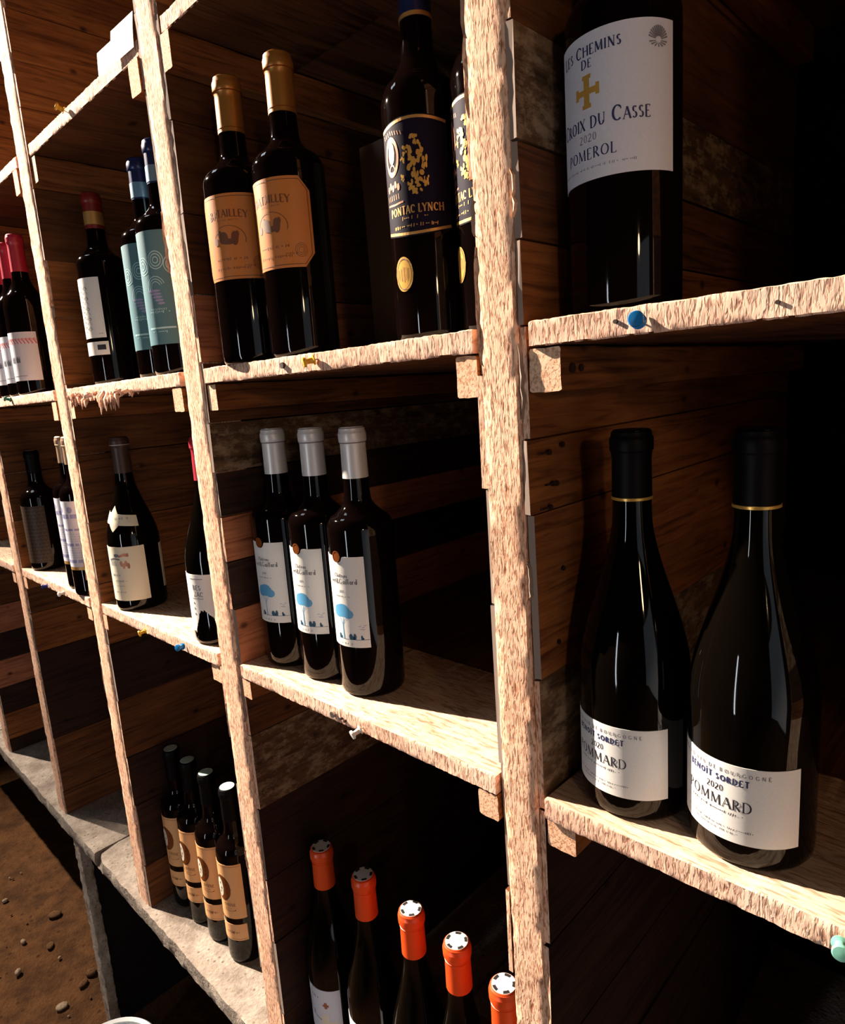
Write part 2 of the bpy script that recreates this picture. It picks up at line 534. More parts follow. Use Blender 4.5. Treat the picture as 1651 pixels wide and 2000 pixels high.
def add_fill_lamp(pos, power, col, label):  # unseen warm lamp, added to fill the right-facing divider boards
    t = thing('fill_lamp', label, 'lamp', pos)
    ld = bpy.data.lights.new('fill_light', 'POINT')
    ld.energy = power; ld.color = col; ld.shadow_soft_size = 0.05
    lo = bpy.data.objects.new('fill_light', ld); COL.objects.link(lo); lo.parent = t
    mb = MB(); mb.lathe([(0.014, 0.115), (0.02, 0.11), (0.02, 0.065), (0.014, 0.06)], 24)
    smooth_by_angle(mb.obj('lamp_holder', M['iron'], t))
    mb = MB(); mb.tube([(0, 0, 0.11), (0, 0, ZCEIL - pos[2])], 0.004, 8)
    mb.obj('cord', M['iron'], t)
    return t
add_fill_lamp(FILL_POS, FILL_POWER, FILL_COL, 'added warm fill lamp hanging near the doorway')

# ------------------------------------------------------------------ concrete ledge
led = thing('concrete_ledge', 'pitted grey concrete ledge carrying the wooden rack at its foot', 'ledge', (0, 0, 0))
def conc_block(x0, x1, y0, y1, z0, z1, seed, nx, ny, amp):
    """block with a lumpy, chipped front edge"""
    mb = MB()
    prof = [(y1, z0), (y0 + .02, z0), (y0 + .002, z0), (y0, z0 + .002), (y0 - .001, (z0 + z1) / 2), (y0, z1 - .002), (y0 + .003, z1)]
    for k in range(1, ny + 1):
        prof.append((y0 + .003 + (y1 - y0 - .003) * k / ny, z1))
    pts = []
    for i in range(nx + 1):
        x = x0 + (x1 - x0) * i / nx
        for k, (y, z) in enumerate(prof):
            e = amp if 1 <= k <= 6 else amp * 0.3
            d = e * (snoise((x * 22, k * 0.8, seed)) + 0.6 * snoise((x * 70, k * 1.3, seed + 3)))
            ch = max(0, snoise((x * 9, 3.3, seed + 8)) - 0.35) * 0.03 if k in (4, 5, 6) else 0
            dz = (min(0, d) if k >= 6 else d * 0.5) - (ch * 0.6 if k >= 5 else 0)
            if k >= 7: dz = -abs(d) * 0.5
            pts.append((x, y + (d if k < 6 else d * .3) + ch, z + dz))
    m = len(prof)
    mb.grid(pts, m, nx + 1, True)
    mb.f.append(tuple(reversed(range(m)))); mb.mi.append(0)
    mb.f.append(tuple(nx * m + i for i in range(m))); mb.mi.append(0)
    return mb
for k, (a, b) in enumerate(((-3.3, -2.35), (-2.345, -1.485), (-1.48, -0.62), (-0.615, 0.62))):
    o = conc_block(a, b, -0.010, 0.66, 0.404, ZC, k * 7 + 1, 120, 14, 0.0022).obj('slab', M['concrete'], led)
    smooth_by_angle(o, 50)
for k, x in enumerate((-1.655, -0.66, 0.42)):
    o = rough_bar(x, x + 0.040, -0.004, 0.018, FLOOR - 0.015, 0.405, 2, 60, 0.003, 40 + k, 0.001).obj('support_slab', M['concrete'], led)
    smooth_by_angle(o, 50)
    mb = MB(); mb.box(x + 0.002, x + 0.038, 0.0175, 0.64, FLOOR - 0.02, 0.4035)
    mb.obj('support_wall', M['shaded_stone'], led)  # recess shade is put into this wall's colour

# ------------------------------------------------------------------ dividers
TOPZ = 2.42
DIV = {'Z': (0.158, 0.195), 'A': (-0.3272, -0.2925), 'B': (-0.8060, -0.7620), 'C': (-1.2740, -1.2270), 'D': (-1.7420, -1.6960), 'E': (-2.2080, -2.1600)}
DLAB = {'Z': 'rough sawn plank divider outside the right edge of the frame',
        'A': 'nearest and widest rough sawn divider, right of the three silver-capped bottles',
        'B': 'rough sawn divider just left of the three silver-capped bottles',
        'C': 'rough sawn divider just left of the lone cream-labelled bottle with a slanting band',
        'D': 'rough sawn divider left of the snakeskin-labelled bottle',
        'E': 'farthest rough sawn divider at the left picture edge'}
# rows of boards seen on the right-hand face of each divider: (lower z, upper z, material)
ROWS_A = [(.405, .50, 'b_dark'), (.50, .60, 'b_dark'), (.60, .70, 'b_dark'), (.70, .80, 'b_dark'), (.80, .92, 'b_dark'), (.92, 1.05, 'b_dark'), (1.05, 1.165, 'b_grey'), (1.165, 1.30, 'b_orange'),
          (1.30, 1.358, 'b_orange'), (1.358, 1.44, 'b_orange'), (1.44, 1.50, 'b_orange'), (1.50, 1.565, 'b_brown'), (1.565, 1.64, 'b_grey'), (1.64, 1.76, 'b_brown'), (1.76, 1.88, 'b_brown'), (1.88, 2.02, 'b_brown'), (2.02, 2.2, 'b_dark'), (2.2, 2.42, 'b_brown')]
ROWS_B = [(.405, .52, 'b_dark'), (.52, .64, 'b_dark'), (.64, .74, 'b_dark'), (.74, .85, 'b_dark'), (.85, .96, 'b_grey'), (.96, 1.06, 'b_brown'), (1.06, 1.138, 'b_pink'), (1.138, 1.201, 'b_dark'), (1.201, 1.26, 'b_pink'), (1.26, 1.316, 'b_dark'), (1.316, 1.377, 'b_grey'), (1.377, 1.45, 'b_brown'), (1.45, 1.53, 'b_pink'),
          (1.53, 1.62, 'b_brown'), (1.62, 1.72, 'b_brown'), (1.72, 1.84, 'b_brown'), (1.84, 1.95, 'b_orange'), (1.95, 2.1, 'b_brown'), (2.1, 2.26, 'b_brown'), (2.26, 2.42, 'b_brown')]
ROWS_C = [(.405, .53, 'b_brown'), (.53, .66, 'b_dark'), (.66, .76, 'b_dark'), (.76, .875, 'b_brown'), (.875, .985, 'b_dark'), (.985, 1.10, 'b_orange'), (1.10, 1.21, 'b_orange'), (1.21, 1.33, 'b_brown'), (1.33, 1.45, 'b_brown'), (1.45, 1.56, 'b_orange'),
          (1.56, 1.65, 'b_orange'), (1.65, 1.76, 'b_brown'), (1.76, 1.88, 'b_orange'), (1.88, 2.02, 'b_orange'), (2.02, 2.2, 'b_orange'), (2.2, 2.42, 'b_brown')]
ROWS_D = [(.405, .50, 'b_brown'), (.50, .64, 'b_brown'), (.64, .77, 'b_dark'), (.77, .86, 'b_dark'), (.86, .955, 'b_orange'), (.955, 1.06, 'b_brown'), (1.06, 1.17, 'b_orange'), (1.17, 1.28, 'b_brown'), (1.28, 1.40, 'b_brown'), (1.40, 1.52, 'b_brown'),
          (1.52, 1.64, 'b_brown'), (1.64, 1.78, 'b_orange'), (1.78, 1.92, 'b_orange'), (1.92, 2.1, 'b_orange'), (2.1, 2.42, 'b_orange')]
ROWS_E = [(.405, .48, 'b_dark'), (.48, .56, 'b_orange'), (.56, .64, 'b_dark'), (.64, .72, 'b_pink'), (.72, .80, 'b_dark'), (.80, .88, 'b_pink'), (.88, 1.0, 'b_brown'), (1.0, 1.13, 'b_orange'), (1.13, 1.27, 'b_brown'), (1.27, 1.42, 'b_brown'), (1.42, 1.6, 'b_brown'), (1.6, 1.8, 'b_orange'), (1.8, 2.1, 'b_orange'), (2.1, 2.42, 'b_brown')]  # pale and dark lower rows put lit patches into the board colour
ROWS = {'Z': ROWS_C, 'A': ROWS_A, 'B': ROWS_B, 'C': ROWS_C, 'D': ROWS_D, 'E': ROWS_E}
BT = 0.0055      # side board thickness
DEPTH = 0.64
div_obj = {}
rnd = random.Random(11)
for di, (k, (x0, x1)) in enumerate(DIV.items()):
    t = thing('divider_wall', DLAB[k], 'divider', ((x0 + x1) / 2, 0, ZC), 0, 'plank dividers of the wine rack')
    div_obj[k] = t
    cx = (x0 + x1) / 2
    w = (x1 - x0) / 2
    po = rough_bar(-w, w, 0, 0.05, -0.004, TOPZ - ZC, 2, 210, 0.0013, di + 1).obj('post', M['post'], t)
    smooth_by_angle(po, 45)
    mb = MB(); mb.box(-w, w, 0.56, 0.62, -0.004, TOPZ - ZC); mb.obj('rear_post', M['b_brown'], t)
    # right-hand boards
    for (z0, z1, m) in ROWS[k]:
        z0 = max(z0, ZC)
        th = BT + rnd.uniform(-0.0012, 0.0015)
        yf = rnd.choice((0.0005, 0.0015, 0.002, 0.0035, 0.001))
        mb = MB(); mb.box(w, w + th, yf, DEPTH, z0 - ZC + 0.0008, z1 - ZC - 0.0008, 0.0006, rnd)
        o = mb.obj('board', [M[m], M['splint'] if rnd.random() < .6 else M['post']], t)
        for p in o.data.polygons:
            p.material_index = 1 if p.normal.y < -.8 else 0
    # left-hand boards
    z = ZC
    while z < TOPZ - 0.02:
        h = min(rnd.uniform(0.075, 0.145), TOPZ - z)
        yf = rnd.choice((0.001, 0.003, 0.006, 0.012, 0.002))
        th = BT + rnd.uniform(-0.002, 0.0012)
        mb = MB(); mb.box(-w - th, -w, yf, DEPTH, z - ZC + 0.0008, z + h - ZC - 0.0008, 0.0006, rnd)
        o = mb.obj('board', [M[rnd.choice(('b_dark', 'b_brown', 'b_grey', 'b_brown'))], M['splint'] if rnd.random() < .5 else M['post']], t)
        for p in o.data.polygons:
            p.material_index = 1 if p.normal.y < -.8 else 0
        z += h
    # torn slivers of weathered edge along both sides of the post
    for q in range(11):
        sd = rnd.choice((-1, 1, 1))
        zz = rnd.uniform(0.15, 1.6)
        ln = rnd.uniform(0.025, 0.09)
        n_ = 7
        pts = []
        for j in range(n_ + 1):
            f = j / n_
            e = (0.0034 if 0 < j < n_ else 0.0012) * rnd.uniform(.6, 1.1)
            pts += [(sd * (w - 0.001), 0.0020, zz + ln * f), (sd * (w - 0.001 + e), -0.0006 + rnd.uniform(-.0006, .0006), zz + ln * f), (sd * (w - 0.001 + e * 1.25), 0.003, zz + ln * f), (sd * (w - 0.001), 0.008, zz + ln * f)]
        mb = MB(); mb.grid(pts, 4, n_ + 1, True, flip=sd < 0)
        mb.f.append((0, 1, 2, 3)); mb.mi.append(0); mb.f.append(tuple(4 * n_ + i for i in (3, 2, 1, 0))); mb.mi.append(0)
        mb.obj('splinter', M['splint'] if rnd.random() < .5 else M['post'], t)
    # cleats carrying the shelves
    for lev, (c0, c1) in enumerate(((1.018, MBT), (1.392, SB), (1.768, TB))):
        for sd in (-1, 1):
            if (k == 'Z' and sd == 1) or (k == 'E' and sd == -1):
                continue
            cw = {('A', 1): 0.0265, ('A', -1): 0.0215, ('B', 1): 0.0190, ('B', -1): 0.0260, ('C', 1): 0.0165, ('C', -1): 0.022}.get((k, sd), 0.022)
            xa = w + BT + 0.0018
            dz = rnd.uniform(-0.002, 0.002)
            a, b = (xa, xa + cw) if sd > 0 else (-xa - cw, -xa)
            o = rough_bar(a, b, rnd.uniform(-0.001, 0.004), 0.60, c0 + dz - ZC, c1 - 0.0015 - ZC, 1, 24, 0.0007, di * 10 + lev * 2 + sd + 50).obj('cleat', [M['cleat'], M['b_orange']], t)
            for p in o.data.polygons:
                p.material_index = 0 if p.normal.y < -.6 else 1  # sides take a darker wood that stands for their shade
            smooth_by_angle(o, 45)
# nails with rust trails on the near board face, and knots in the cleat
A = div_obj['A']
wA = (DIV['A'][1] - DIV['A'][0]) / 2
for (y, z, ln) in ((0.026, 1.346, .014), (0.045, 1.350, 0), (0.030, 1.321, .010), (0.035, 1.3205, 0), (0.025, 1.303, .012), (0.040, 1.25, 0), (0.03, 1.19, 0)):
    mb = MB()
    mb.tube([(wA + BT + 0.0005, y, z - ZC), (wA + BT + 0.0026, y, z - ZC)], 0.0022, 10)
    if ln:
        mb.box(wA + BT + 0.0005, wA + BT + 0.0021, y - ln, y, z - ZC - 0.0006, z - ZC + 0.0006)
    mb.obj('nail', M['rust'], A)
for (y, r) in ((0.018, .0036), (0.030, .0028)):
    mb = MB(); mb.tube([(wA + BT + 0.0270, y, 1.408 - ZC), (wA + BT + 0.0295, y, 1.408 - ZC)], r, 12)
    mb.obj('knot', M['rust'], A)

# ------------------------------------------------------------------ shelves
BAYS = {1: ('A', 'Z'), 2: ('B', 'A'), 3: ('C', 'B'), 4: ('D', 'C'), 5: ('E', 'D')}
SHELF_LABEL = {
 ('S', 1): 'rough sawn shelf with one blue pin, under the bottle with the gold cross label',
 ('S', 2): 'rough sawn shelf with a yellow pin, under the two amber-labelled bottles',
 ('S', 3): 'shelf with a torn splintered front edge, under the teal-labelled bottles',
 ('S', 4): 'shelf with a green pin under the pink-capped bottles',
 ('S', 5): 'upper shelf in the farthest bay',
 ('M', 1): 'wooden shelf under the two large low-labelled white label bottles, mint pin at its right',
 ('M', 2): 'brightly lit wooden shelf under the three silver-capped bottles',
 ('M', 3): 'pale wooden shelf with a yellow and a blue pin, under the cream-labelled bottle',
 ('M', 4): 'pale wooden shelf with a navy pin, under the snakeskin-labelled bottle',
 ('M', 5): 'middle shelf in the farthest bay',
 ('T', 1): 'topmost shelf of the nearest bay, above the gold cross bottle',
 ('T', 2): 'topmost shelf above the two amber-labelled bottles',
 ('T', 3): 'topmost shelf carrying the two small cards and a yellow pin',
 ('T', 4): 'topmost shelf above the pink-capped bottles',
 ('T', 5): 'topmost shelf in the farthest bay'}
shelf_obj = {}
for lev, (zb, zt) in {'S': (SB, ZS), 'M': (MBT, ZM), 'T': (TB, ZT)}.items():
    for b, (l, r) in BAYS.items():
        xa = DIV[l][1] + BT + 0.003
        xb = DIV[r][0] - BT - 0.003
        if (lev, b) == ('S', 1): xa += 0.002
        t = thing('shelf_board', SHELF_LABEL[(lev, b)], 'shelf', (xa, 0, zb), 0, 'wooden shelves of the wine rack')
        shelf_obj[(lev, b)] = t
        L = xb - xa
        H = zt - zb
        yo = {('M', 2): 0.0, ('S', 1): -0.001}.get((lev, b), rnd.uniform(-0.002, 0.002))
        o = rough_bar(0, L, yo, 0.168, 0, H, 0, 130, 0.0009, (b * 13 + ord(lev)) % 97, 0.0003).obj('plank', M['shelf'], t)
        # planed upper face gets the flatter wood
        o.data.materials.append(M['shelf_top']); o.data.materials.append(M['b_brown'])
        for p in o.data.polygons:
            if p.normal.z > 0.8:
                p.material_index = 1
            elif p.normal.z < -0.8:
                p.material_index = 2  # underside browner: shade below the shelf put into its colour
        smooth_by_angle(o, 40)
        for j, (ya, yb_) in enumerate(((0.170, 0.325), (0.327, 0.478), (0.480, 0.62))):
            mb = MB(); mb.box(0.001, L - 0.001, ya, yb_, 0.0005, H - 0.0003)
            o = mb.obj('plank', M['b_brown'], t)  # darker rear planks stand for the shade deep in the bay
# torn fibres hanging from the front of the shelf under the teal bottles
t = shelf_obj[('S', 3)]
rn = random.Random(4)
mb = MB()
for i in range(80):
    u = rn.betavariate(1.3, 1.6)
    x = 0.004 + u * 0.27
    dense = 1.0 if (0.03 < x < 0.09 or 0.135 < x < 0.215) else 0.5
    ln = rn.uniform(0.006, 0.022) * dense * (1.4 if 0.14 < x < 0.2 else 0.8)
    z0 = rn.uniform(-0.002, 0.008)
    dx, dy = rn.uniform(-0.010, 0.010), rn.uniform(-0.009, 0.001)
    y0 = rn.uniform(-0.001, 0.006)
    mb.tube([(x, y0, z0), (x + dx * .4, y0 + dy, z0 - ln * .4), (x + dx, y0 + dy * 1.2, z0 - ln)], [rn.uniform(.0018, .0046), rn.uniform(.0016, .0042), .0004], 4)
o = mb.obj('torn_fibre', M['shelf'], t); o['kind'] = 'stuff'
# knots / screw head on front edges
def front_knot(key, x, z, r, mat, nm='knot', proud=0.0012):
    t = shelf_obj[key]
    lx, lz = x - t.location.x, z - t.location.z
    mb = MB(); mb.tube([(lx, 0.003, lz), (lx, -proud - 0.0015, lz)], r, 12)
    return mb.obj(nm, M[mat], t)
front_knot(('S', 2), -0.587, 1.4345, 0.0032, 'rust')
front_knot(('S', 1), -0.214, 1.4345, 0.0014, 'rust')
front_knot(('S', 1), -0.118, 1.4335, 0.0012, 'rust')
front_knot(('M', 2), -0.560, 1.0545, 0.0036, 'steel', 'screw_head', 0.002)
front_knot(('M', 2), -0.546, 1.0535, 0.0014, 'rust')
front_knot(('M', 2), -0.540, 1.0525, 0.0014, 'rust')

# ------------------------------------------------------------------ push pins
def push_pin(x, z, mat, label, tilt=(0, 0)):
    t = thing('push_pin', label, 'pin', (x, -0.0015, z), 0, 'push pins in the shelf edges')
    q = Vector((tilt[0], -1, tilt[1])).to_track_quat('Z', 'Y').to_euler()
    mb = MB()
    mb.lathe([(0.0048, 0.0015), (0.0050, 0.0025), (0.0030, 0.0035), (0.0026, 0.0085), (0.0030, 0.0095), (0.0048, 0.0105), (0.0050, 0.0120), (0.0044, 0.0130), (0.001, 0.0134)], 20)
    h = mb.obj('pin_head', M[mat], t); smooth_by_angle(h, 40); h.rotation_euler = q
    mb = MB(); mb.tube([(0, 0, -0.004), (0, 0, 0.002)], 0.0006, 6)
    h = mb.obj('pin_shaft', M['steel'], t); h.rotation_euler = q
push_pin(-0.198, 1.4325, 'pin_blue', 'blue push pin in the shelf edge below the gold cross bottle', (0.3, 0.1))
push_pin(-0.074, 1.0560, 'pin_mint', 'mint green push pin at the right end of the nearest middle shelf', (0.25, 0.2))
push_pin(-0.530, 1.4360, 'pin_yellow', 'yellow push pin in the shelf edge below the amber-labelled bottles', (-0.55, -0.2))
push_pin(-0.512, 1.0530, 'pin_white', 'white push pin in the shelf edge below the silver-capped bottles', (-0.3, -0.35))
push_pin(-1.034, 1.0530, 'pin_yellow', 'yellow push pin in the shelf edge below the cream-labelled bottle', (-0.2, -0.2))
push_pin(-0.910, 1.0545, 'pin_blue', 'bright blue push pin in the pale shelf edge left of the second divider', (0.4, 0.2))
push_pin(-1.504, 1.0530, 'pin_navy', 'navy push pin in the shelf edge below the snakeskin label', (-0.3, 0))
push_pin(-1.407, 1.0540, 'pin_white', 'white push pin in the shelf edge below the blue-white newsprint labels', (0.2, 0))
push_pin(-1.529, 1.4370, 'pin_green', 'dark green push pin in the shelf edge below the pink-capped bottles', (-0.5, 0.3))
push_pin(-1.043, 1.8170, 'pin_yellow', 'yellow push pin in the topmost shelf edge beside the cards', (-0.3, 0.5))

# ------------------------------------------------------------------ price cards on the topmost shelf
def card(x0, x1, z0, z1, mat, label, y, lean):
    mb = MB()
    n = 8
    pts = []
    for s in (0, 1):
        for j in range(n + 1):
            for i in range(2):
                f = j / n
                pts.append((x0 + (x1 - x0) * i + lean * 0.006 * f, y + s * 0.0004 + lean * 0.004 * f * f + 0.002 * i, z0 + (z1 - z0) * f))
    m = 2 * (n + 1)
    fs = []
    for j in range(n):
        a = 2 * j
        fs.append((a, a + 1, a + 3, a + 2))
        fs.append((m + a, m + a + 2, m + a + 3, m + a + 1))
        fs.append((a, a + 2, m + a + 2, m + a))
        fs.append((a + 1, m + a + 1, m + a + 3, a + 3))
    fs.append((0, m, m + 1, 1)); fs.append((2 * n, 2 * n + 1, m + 2 * n + 1, m + 2 * n))
    mb.add(pts, fs)
    return tag(mb.obj('price_card', mat), label, 'card', 'cards on the topmost shelf')
card(-0.876, -0.818, ZT - 0.008, ZT + 0.029, M['card_white'], 'bluish white card at the topmost shelf edge, the right one of two', -0.0030, 0.6)
card(-0.938, -0.877, ZT - 0.002, ZT + 0.030, M['card_grey'], 'mauve grey card at the topmost shelf edge, the left one of two', 0.0060, 0.3)

# ------------------------------------------------------------------ lettering (own stroke alphabet)
G = {
'A': (.72, 'l .02 0 .36 1 t;l .36 1 .70 0 T;l .14 .36 .58 .36 t'),
'B': (.64, 'l .12 0 .12 1 T;l .12 1 .28 1 t;l .12 .52 .30 .52 t;l .12 0 .3 0 t;a .28 .76 .22 .24 -90 90;a .30 .26 .26 .26 -90 90'),
'C': (.76, 'a .42 .5 .38 .5 48 312;l .68 .87 .68 .7 t'),
'D': (.80, 'l .12 0 .12 1 T;l .12 1 .34 1 t;l .12 0 .34 0 t;a .34 .5 .40 .5 -90 90'),
'E': (.60, 'l .12 0 .12 1 T;l .12 1 .50 1 t;l .12 .52 .42 .52 t;l .12 0 .53 0 t;l .50 1 .50 .86 t;l .53 0 .53 .14 t'),
'F': (.56, 'l .12 0 .12 1 T;l .12 1 .50 1 t;l .12 .52 .42 .52 t'),
'G': (.82, 'a .42 .5 .38 .5 48 330;l .72 .1 .72 .42 T'),
'H': (.82, 'l .12 0 .12 1 T;l .70 0 .70 1 T;l .12 .52 .70 .52 t'),
'I': (.30, 'l .15 0 .15 1 T'),
'Î': (.30, 'l .15 0 .15 1 T;l .02 1.1 .15 1.26 t;l .15 1.26 .28 1.1 t'),
'L': (.56, 'l .12 0 .12 1 T;l .12 0 .52 0 t;l .52 0 .52 .16 t'),
'M': (.98, 'l .10 0 .14 1 t;l .14 1 .48 .08 T;l .48 .08 .82 1 t;l .82 1 .86 0 T'),
'N': (.84, 'l .12 0 .12 1 t;l .12 1 .70 0 T;l .70 0 .70 1 t'),
'O': (.86, 'a .43 .5 .38 .5 0 360'),
'P': (.60, 'l .12 0 .12 1 T;l .12 1 .28 1 t;l .12 .46 .28 .46 t;a .28 .73 .25 .27 -90 90'),
'R': (.68, 'l .12 0 .12 1 T;l .12 1 .28 1 t;l .12 .48 .28 .48 t;a .28 .74 .24 .26 -90 90;l .30 .48 .64 0 T'),
'S': (.54, 'a .27 .75 .20 .24 30 270;a .27 .26 .22 .26 90 -150'),
'T': (.66, 'l .33 0 .33 1 T;l .03 1 .63 1 t'),
'U': (.80, 'l .12 1 .12 .35 T;a .39 .35 .27 .35 180 360;l .66 .35 .66 1 t'),
'V': (.72, 'l .03 1 .36 0 T;l .36 0 .69 1 t'),
'X': (.70, 'l .05 1 .65 0 T;l .05 0 .65 1 t'),
'Y': (.70, 'l .03 1 .35 .48 T;l .67 1 .35 .48 t;l .35 .48 .35 0 T'),
'Z': (.66, 'l .05 1 .60 1 t;l .60 1 .05 0 T;l .05 0 .62 0 t'),
'0': (.62, 'a .31 .5 .25 .5 0 360'),
'2': (.60, 'a .29 .74 .22 .26 160 -35;l .47 .60 .06 0 T;l .06 0 .54 0 T'),
'&': (.74, 'a .32 .78 .15 .20 0 360;l .22 .66 .68 0 T;a .28 .27 .23 .27 60 330'),
'a': (.50, 'a .25 .28 .18 .28 0 360;l .42 0 .42 .58 T'),
'â': (.50, 'a .25 .28 .18 .28 0 360;l .42 0 .42 .58 T;l .12 .7 .26 .86 t;l .26 .86 .40 .7 t'),
'd': (.54, 'a .25 .28 .18 .28 0 360;l .44 0 .44 1 T'),
'e': (.50, 'a .26 .29 .20 .29 0 320;l .06 .30 .46 .30 t'),
'h': (.52, 'l .1 0 .1 1 T;a .26 .36 .16 .22 180 0;l .42 .36 .42 0 T'),
'i': (.22, 'l .1 0 .1 .58 T;l .1 .72 .1 .84 T'),
'l': (.22, 'l .1 0 .1 1 T'),
'r': (.36, 'l .1 0 .1 .58 T;a .26 .38 .16 .20 180 60'),
't': (.34, 'l .15 .04 .15 .85 T;l .02 .58 .30 .58 t'),
'u': (.52, 'l .08 .58 .08 .22 T;a .25 .22 .17 .22 180 360;l .42 0 .42 .58 T'),
}

class Surf:
    """maps label coordinates (s along the girth from the label centre, z up) on to a turned surface"""
    def __init__(s, prof, R, az=-PI / 2):
        s.p, s.R, s.az = prof, R, az
    def r(s, z):
        p = s.p
        for (r0, z0), (r1, z1) in zip(p, p[1:]):
            if z0 <= z <= z1 and z1 > z0:
                return r0 + (r1 - r0) * (z - z0) / (z1 - z0)
        return s.R
    def __call__(s, u, z, off):
        a = s.az + u / s.R
        r = s.r(z) + off
        return (r * math.cos(a), r * math.sin(a), z)

def strip(mb, sf, s0, s1, zlo, zhi, off, n=24, nz=1, rim=0.0):
    lo = zlo if callable(zlo) else (lambda u: zlo)
    hi = zhi if callable(zhi) else (lambda u: zhi)
    pts = []
    for j in range(nz + 1):
        for i in range(n + 1):
            u = s0 + (s1 - s0) * i / n
            pts.append(sf(u, lo(u) + (hi(u) - lo(u)) * j / nz, off))
    mb.grid(pts, n + 1, nz + 1)
    if rim:
        bot = [sf(s0 + (s1 - s0) * i / n, lo(s0 + (s1 - s0) * i / n), o) for o in (off - rim, off) for i in range(n + 1)]
        mb.grid(bot, n + 1, 2)
        top = [sf(s0 + (s1 - s0) * i / n, hi(s0 + (s1 - s0) * i / n), o) for o in (off, off - rim) for i in range(n + 1)]
        mb.grid(top, n + 1, 2)
        for u, fl in ((s0, False), (s1, True)):
            sd = [sf(u, lo(u) + (hi(u) - lo(u)) * j / 1, o) for o in (off - rim, off) for j in range(2)]
            mb.grid(sd, 2, 2, flip=not fl)

def ell(mb, sf, cu, cz, ru, rz, off, n=14, rot=0.0):
    strip(mb, sf, cu - ru, cu + ru, lambda u: cz - rz * math.sqrt(max(0, 1 - ((u - cu) / ru) ** 2)) + rot * (u - cu), lambda u: cz + rz * math.sqrt(max(0, 1 - ((u - cu) / ru) ** 2)) + rot * (u - cu), off, n)

def ring(mb, sf, cu, cz, ru, rz, w, off, n=28, a0=0, a1=2 * PI):
    pts = []
    for k in (0, 1):
        for i in range(n + 1):
            a = a0 + (a1 - a0) * i / n
            f = 1 - k * w / min(ru, rz)
            pts.append(sf(cu + ru * f * math.cos(a), cz + rz * f * math.sin(a), off))
    mb.grid(pts, n + 1, 2, flip=True)

def line(mb, sf, pts, w, off):
    """polyline stroke; w may be one width or one per point"""
    fine, fw = [pts[0]], [w[0] if isinstance(w, (list, tuple)) else w]
    for i in range(1, len(pts)):
        k = max(1, int(abs(pts[i][0] - pts[i - 1][0]) / .003))
        w0, w1 = (w[i - 1], w[i]) if isinstance(w, (list, tuple)) else (w, w)
        for j in range(1, k + 1):
            f = j / k
            fine.append((pts[i - 1][0] + (pts[i][0] - pts[i - 1][0]) * f, pts[i - 1][1] + (pts[i][1] - pts[i - 1][1]) * f))
            fw.append(w0 + (w1 - w0) * f)
    pts, w = fine, fw
    m = len(pts)
    L, Rr = [], []
    for i, (u, z) in enumerate(pts):
        a = pts[max(0, i - 1)]; b = pts[min(m - 1, i + 1)]
        dx, dz = b[0] - a[0], b[1] - a[1]
        d = math.hypot(dx, dz) or 1
        ww = (w[i] if isinstance(w, (list, tuple)) else w) / 2
        nx, nz = -dz / d * ww, dx / d * ww
        L.append(sf(u + nx, z + nz, off)); Rr.append(sf(u - nx, z - nz, off))
    mb.grid(Rr + L, m, 2)

def text(mb, sf, st, cu, z0, h, off, T=.17, t=.07, serif=True, sp=.10, cond=1.0, align='c', rise=None, small=None):
    """serif capitals built from strokes; small = relative height of small capitals written in lower case markers (^x)"""
    items = []
    x = 0
    i = 0
    while i < len(st):
        c = st[i]; sc = 1.0
        if c == '^':
            i += 1; c = st[i]; sc = small or .75
        if c == ' ':
            x += .42 * cond * sc
        else:
            adv, spec = G[c]
            items.append((x, sc, spec))
            x += (adv * cond + sp) * sc
        i += 1
    W = (x - sp) * h
    ox = cu - W / 2 if align == 'c' else (cu if align == 'l' else cu - W)
    for (gx, sc, spec) in items:
        H = h * sc
        def PT(a, b):
            u = ox + gx * h + a * cond * H
            return (u, z0 + b * H + (rise(u - cu) if rise else 0))
        for k in spec.split(';'):
            q = k.split()
            if q[0] == 'l':
                a, b, c_, d = map(float, q[1:5])
                w = (T if q[5] == 'T' else t) * H
                nn = 3 if abs(c_ - a) > .2 else 1
                line(mb, sf, [PT(a + (c_ - a) * j / nn, b + (d - b) * j / nn) for j in range(nn + 1)], w, off)
                if serif and abs(d - b) > .5:
                    for (ex, ey) in ((a, b), (c_, d)):
                        if ey in (0.0, 1.0):
                            line(mb, sf, [PT(ex - .11, ey + (.02 if ey == 0 else -.02)), PT(ex + .11, ey + (.02 if ey == 0 else -.02))], t * .75 * H, off)
            else:
                cx, cy, rx, ry, a0, a1 = map(float, q[1:7])
                nn = max(6, int(abs(a1 - a0) / 18))
                pts, ws = [], []
                for j in range(nn + 1):
                    a = R_(a0 + (a1 - a0) * j / nn)
                    pts.append(PT(cx + (rx - T * .3) * math.cos(a), cy + (ry - t * .5) * math.sin(a)))
                    ws.append((t + (T - t) * abs(math.cos(a))) * H)
                line(mb, sf, pts, ws, off)

def scribble(mb, sf, s0, s1, z, h, off, seed=0, w=None):
    """a line of print too small to read: a row of short ticks"""
    r = random.Random(seed)
    u = s0
    while u < s1:
        ww = r.uniform(.35, .8) * h
        if r.random() < .16:
            u += h * .6
            continue
        k = r.random()
        if k < .5:
            line(mb, sf, [(u, z), (u + ww * .15, z + h * r.uniform(.7, 1))], h * .22, off)
        else:
            line(mb, sf, [(u, z + h * .5), (u + ww * .6, z + h * .45)], h * .28, off)
        u += ww

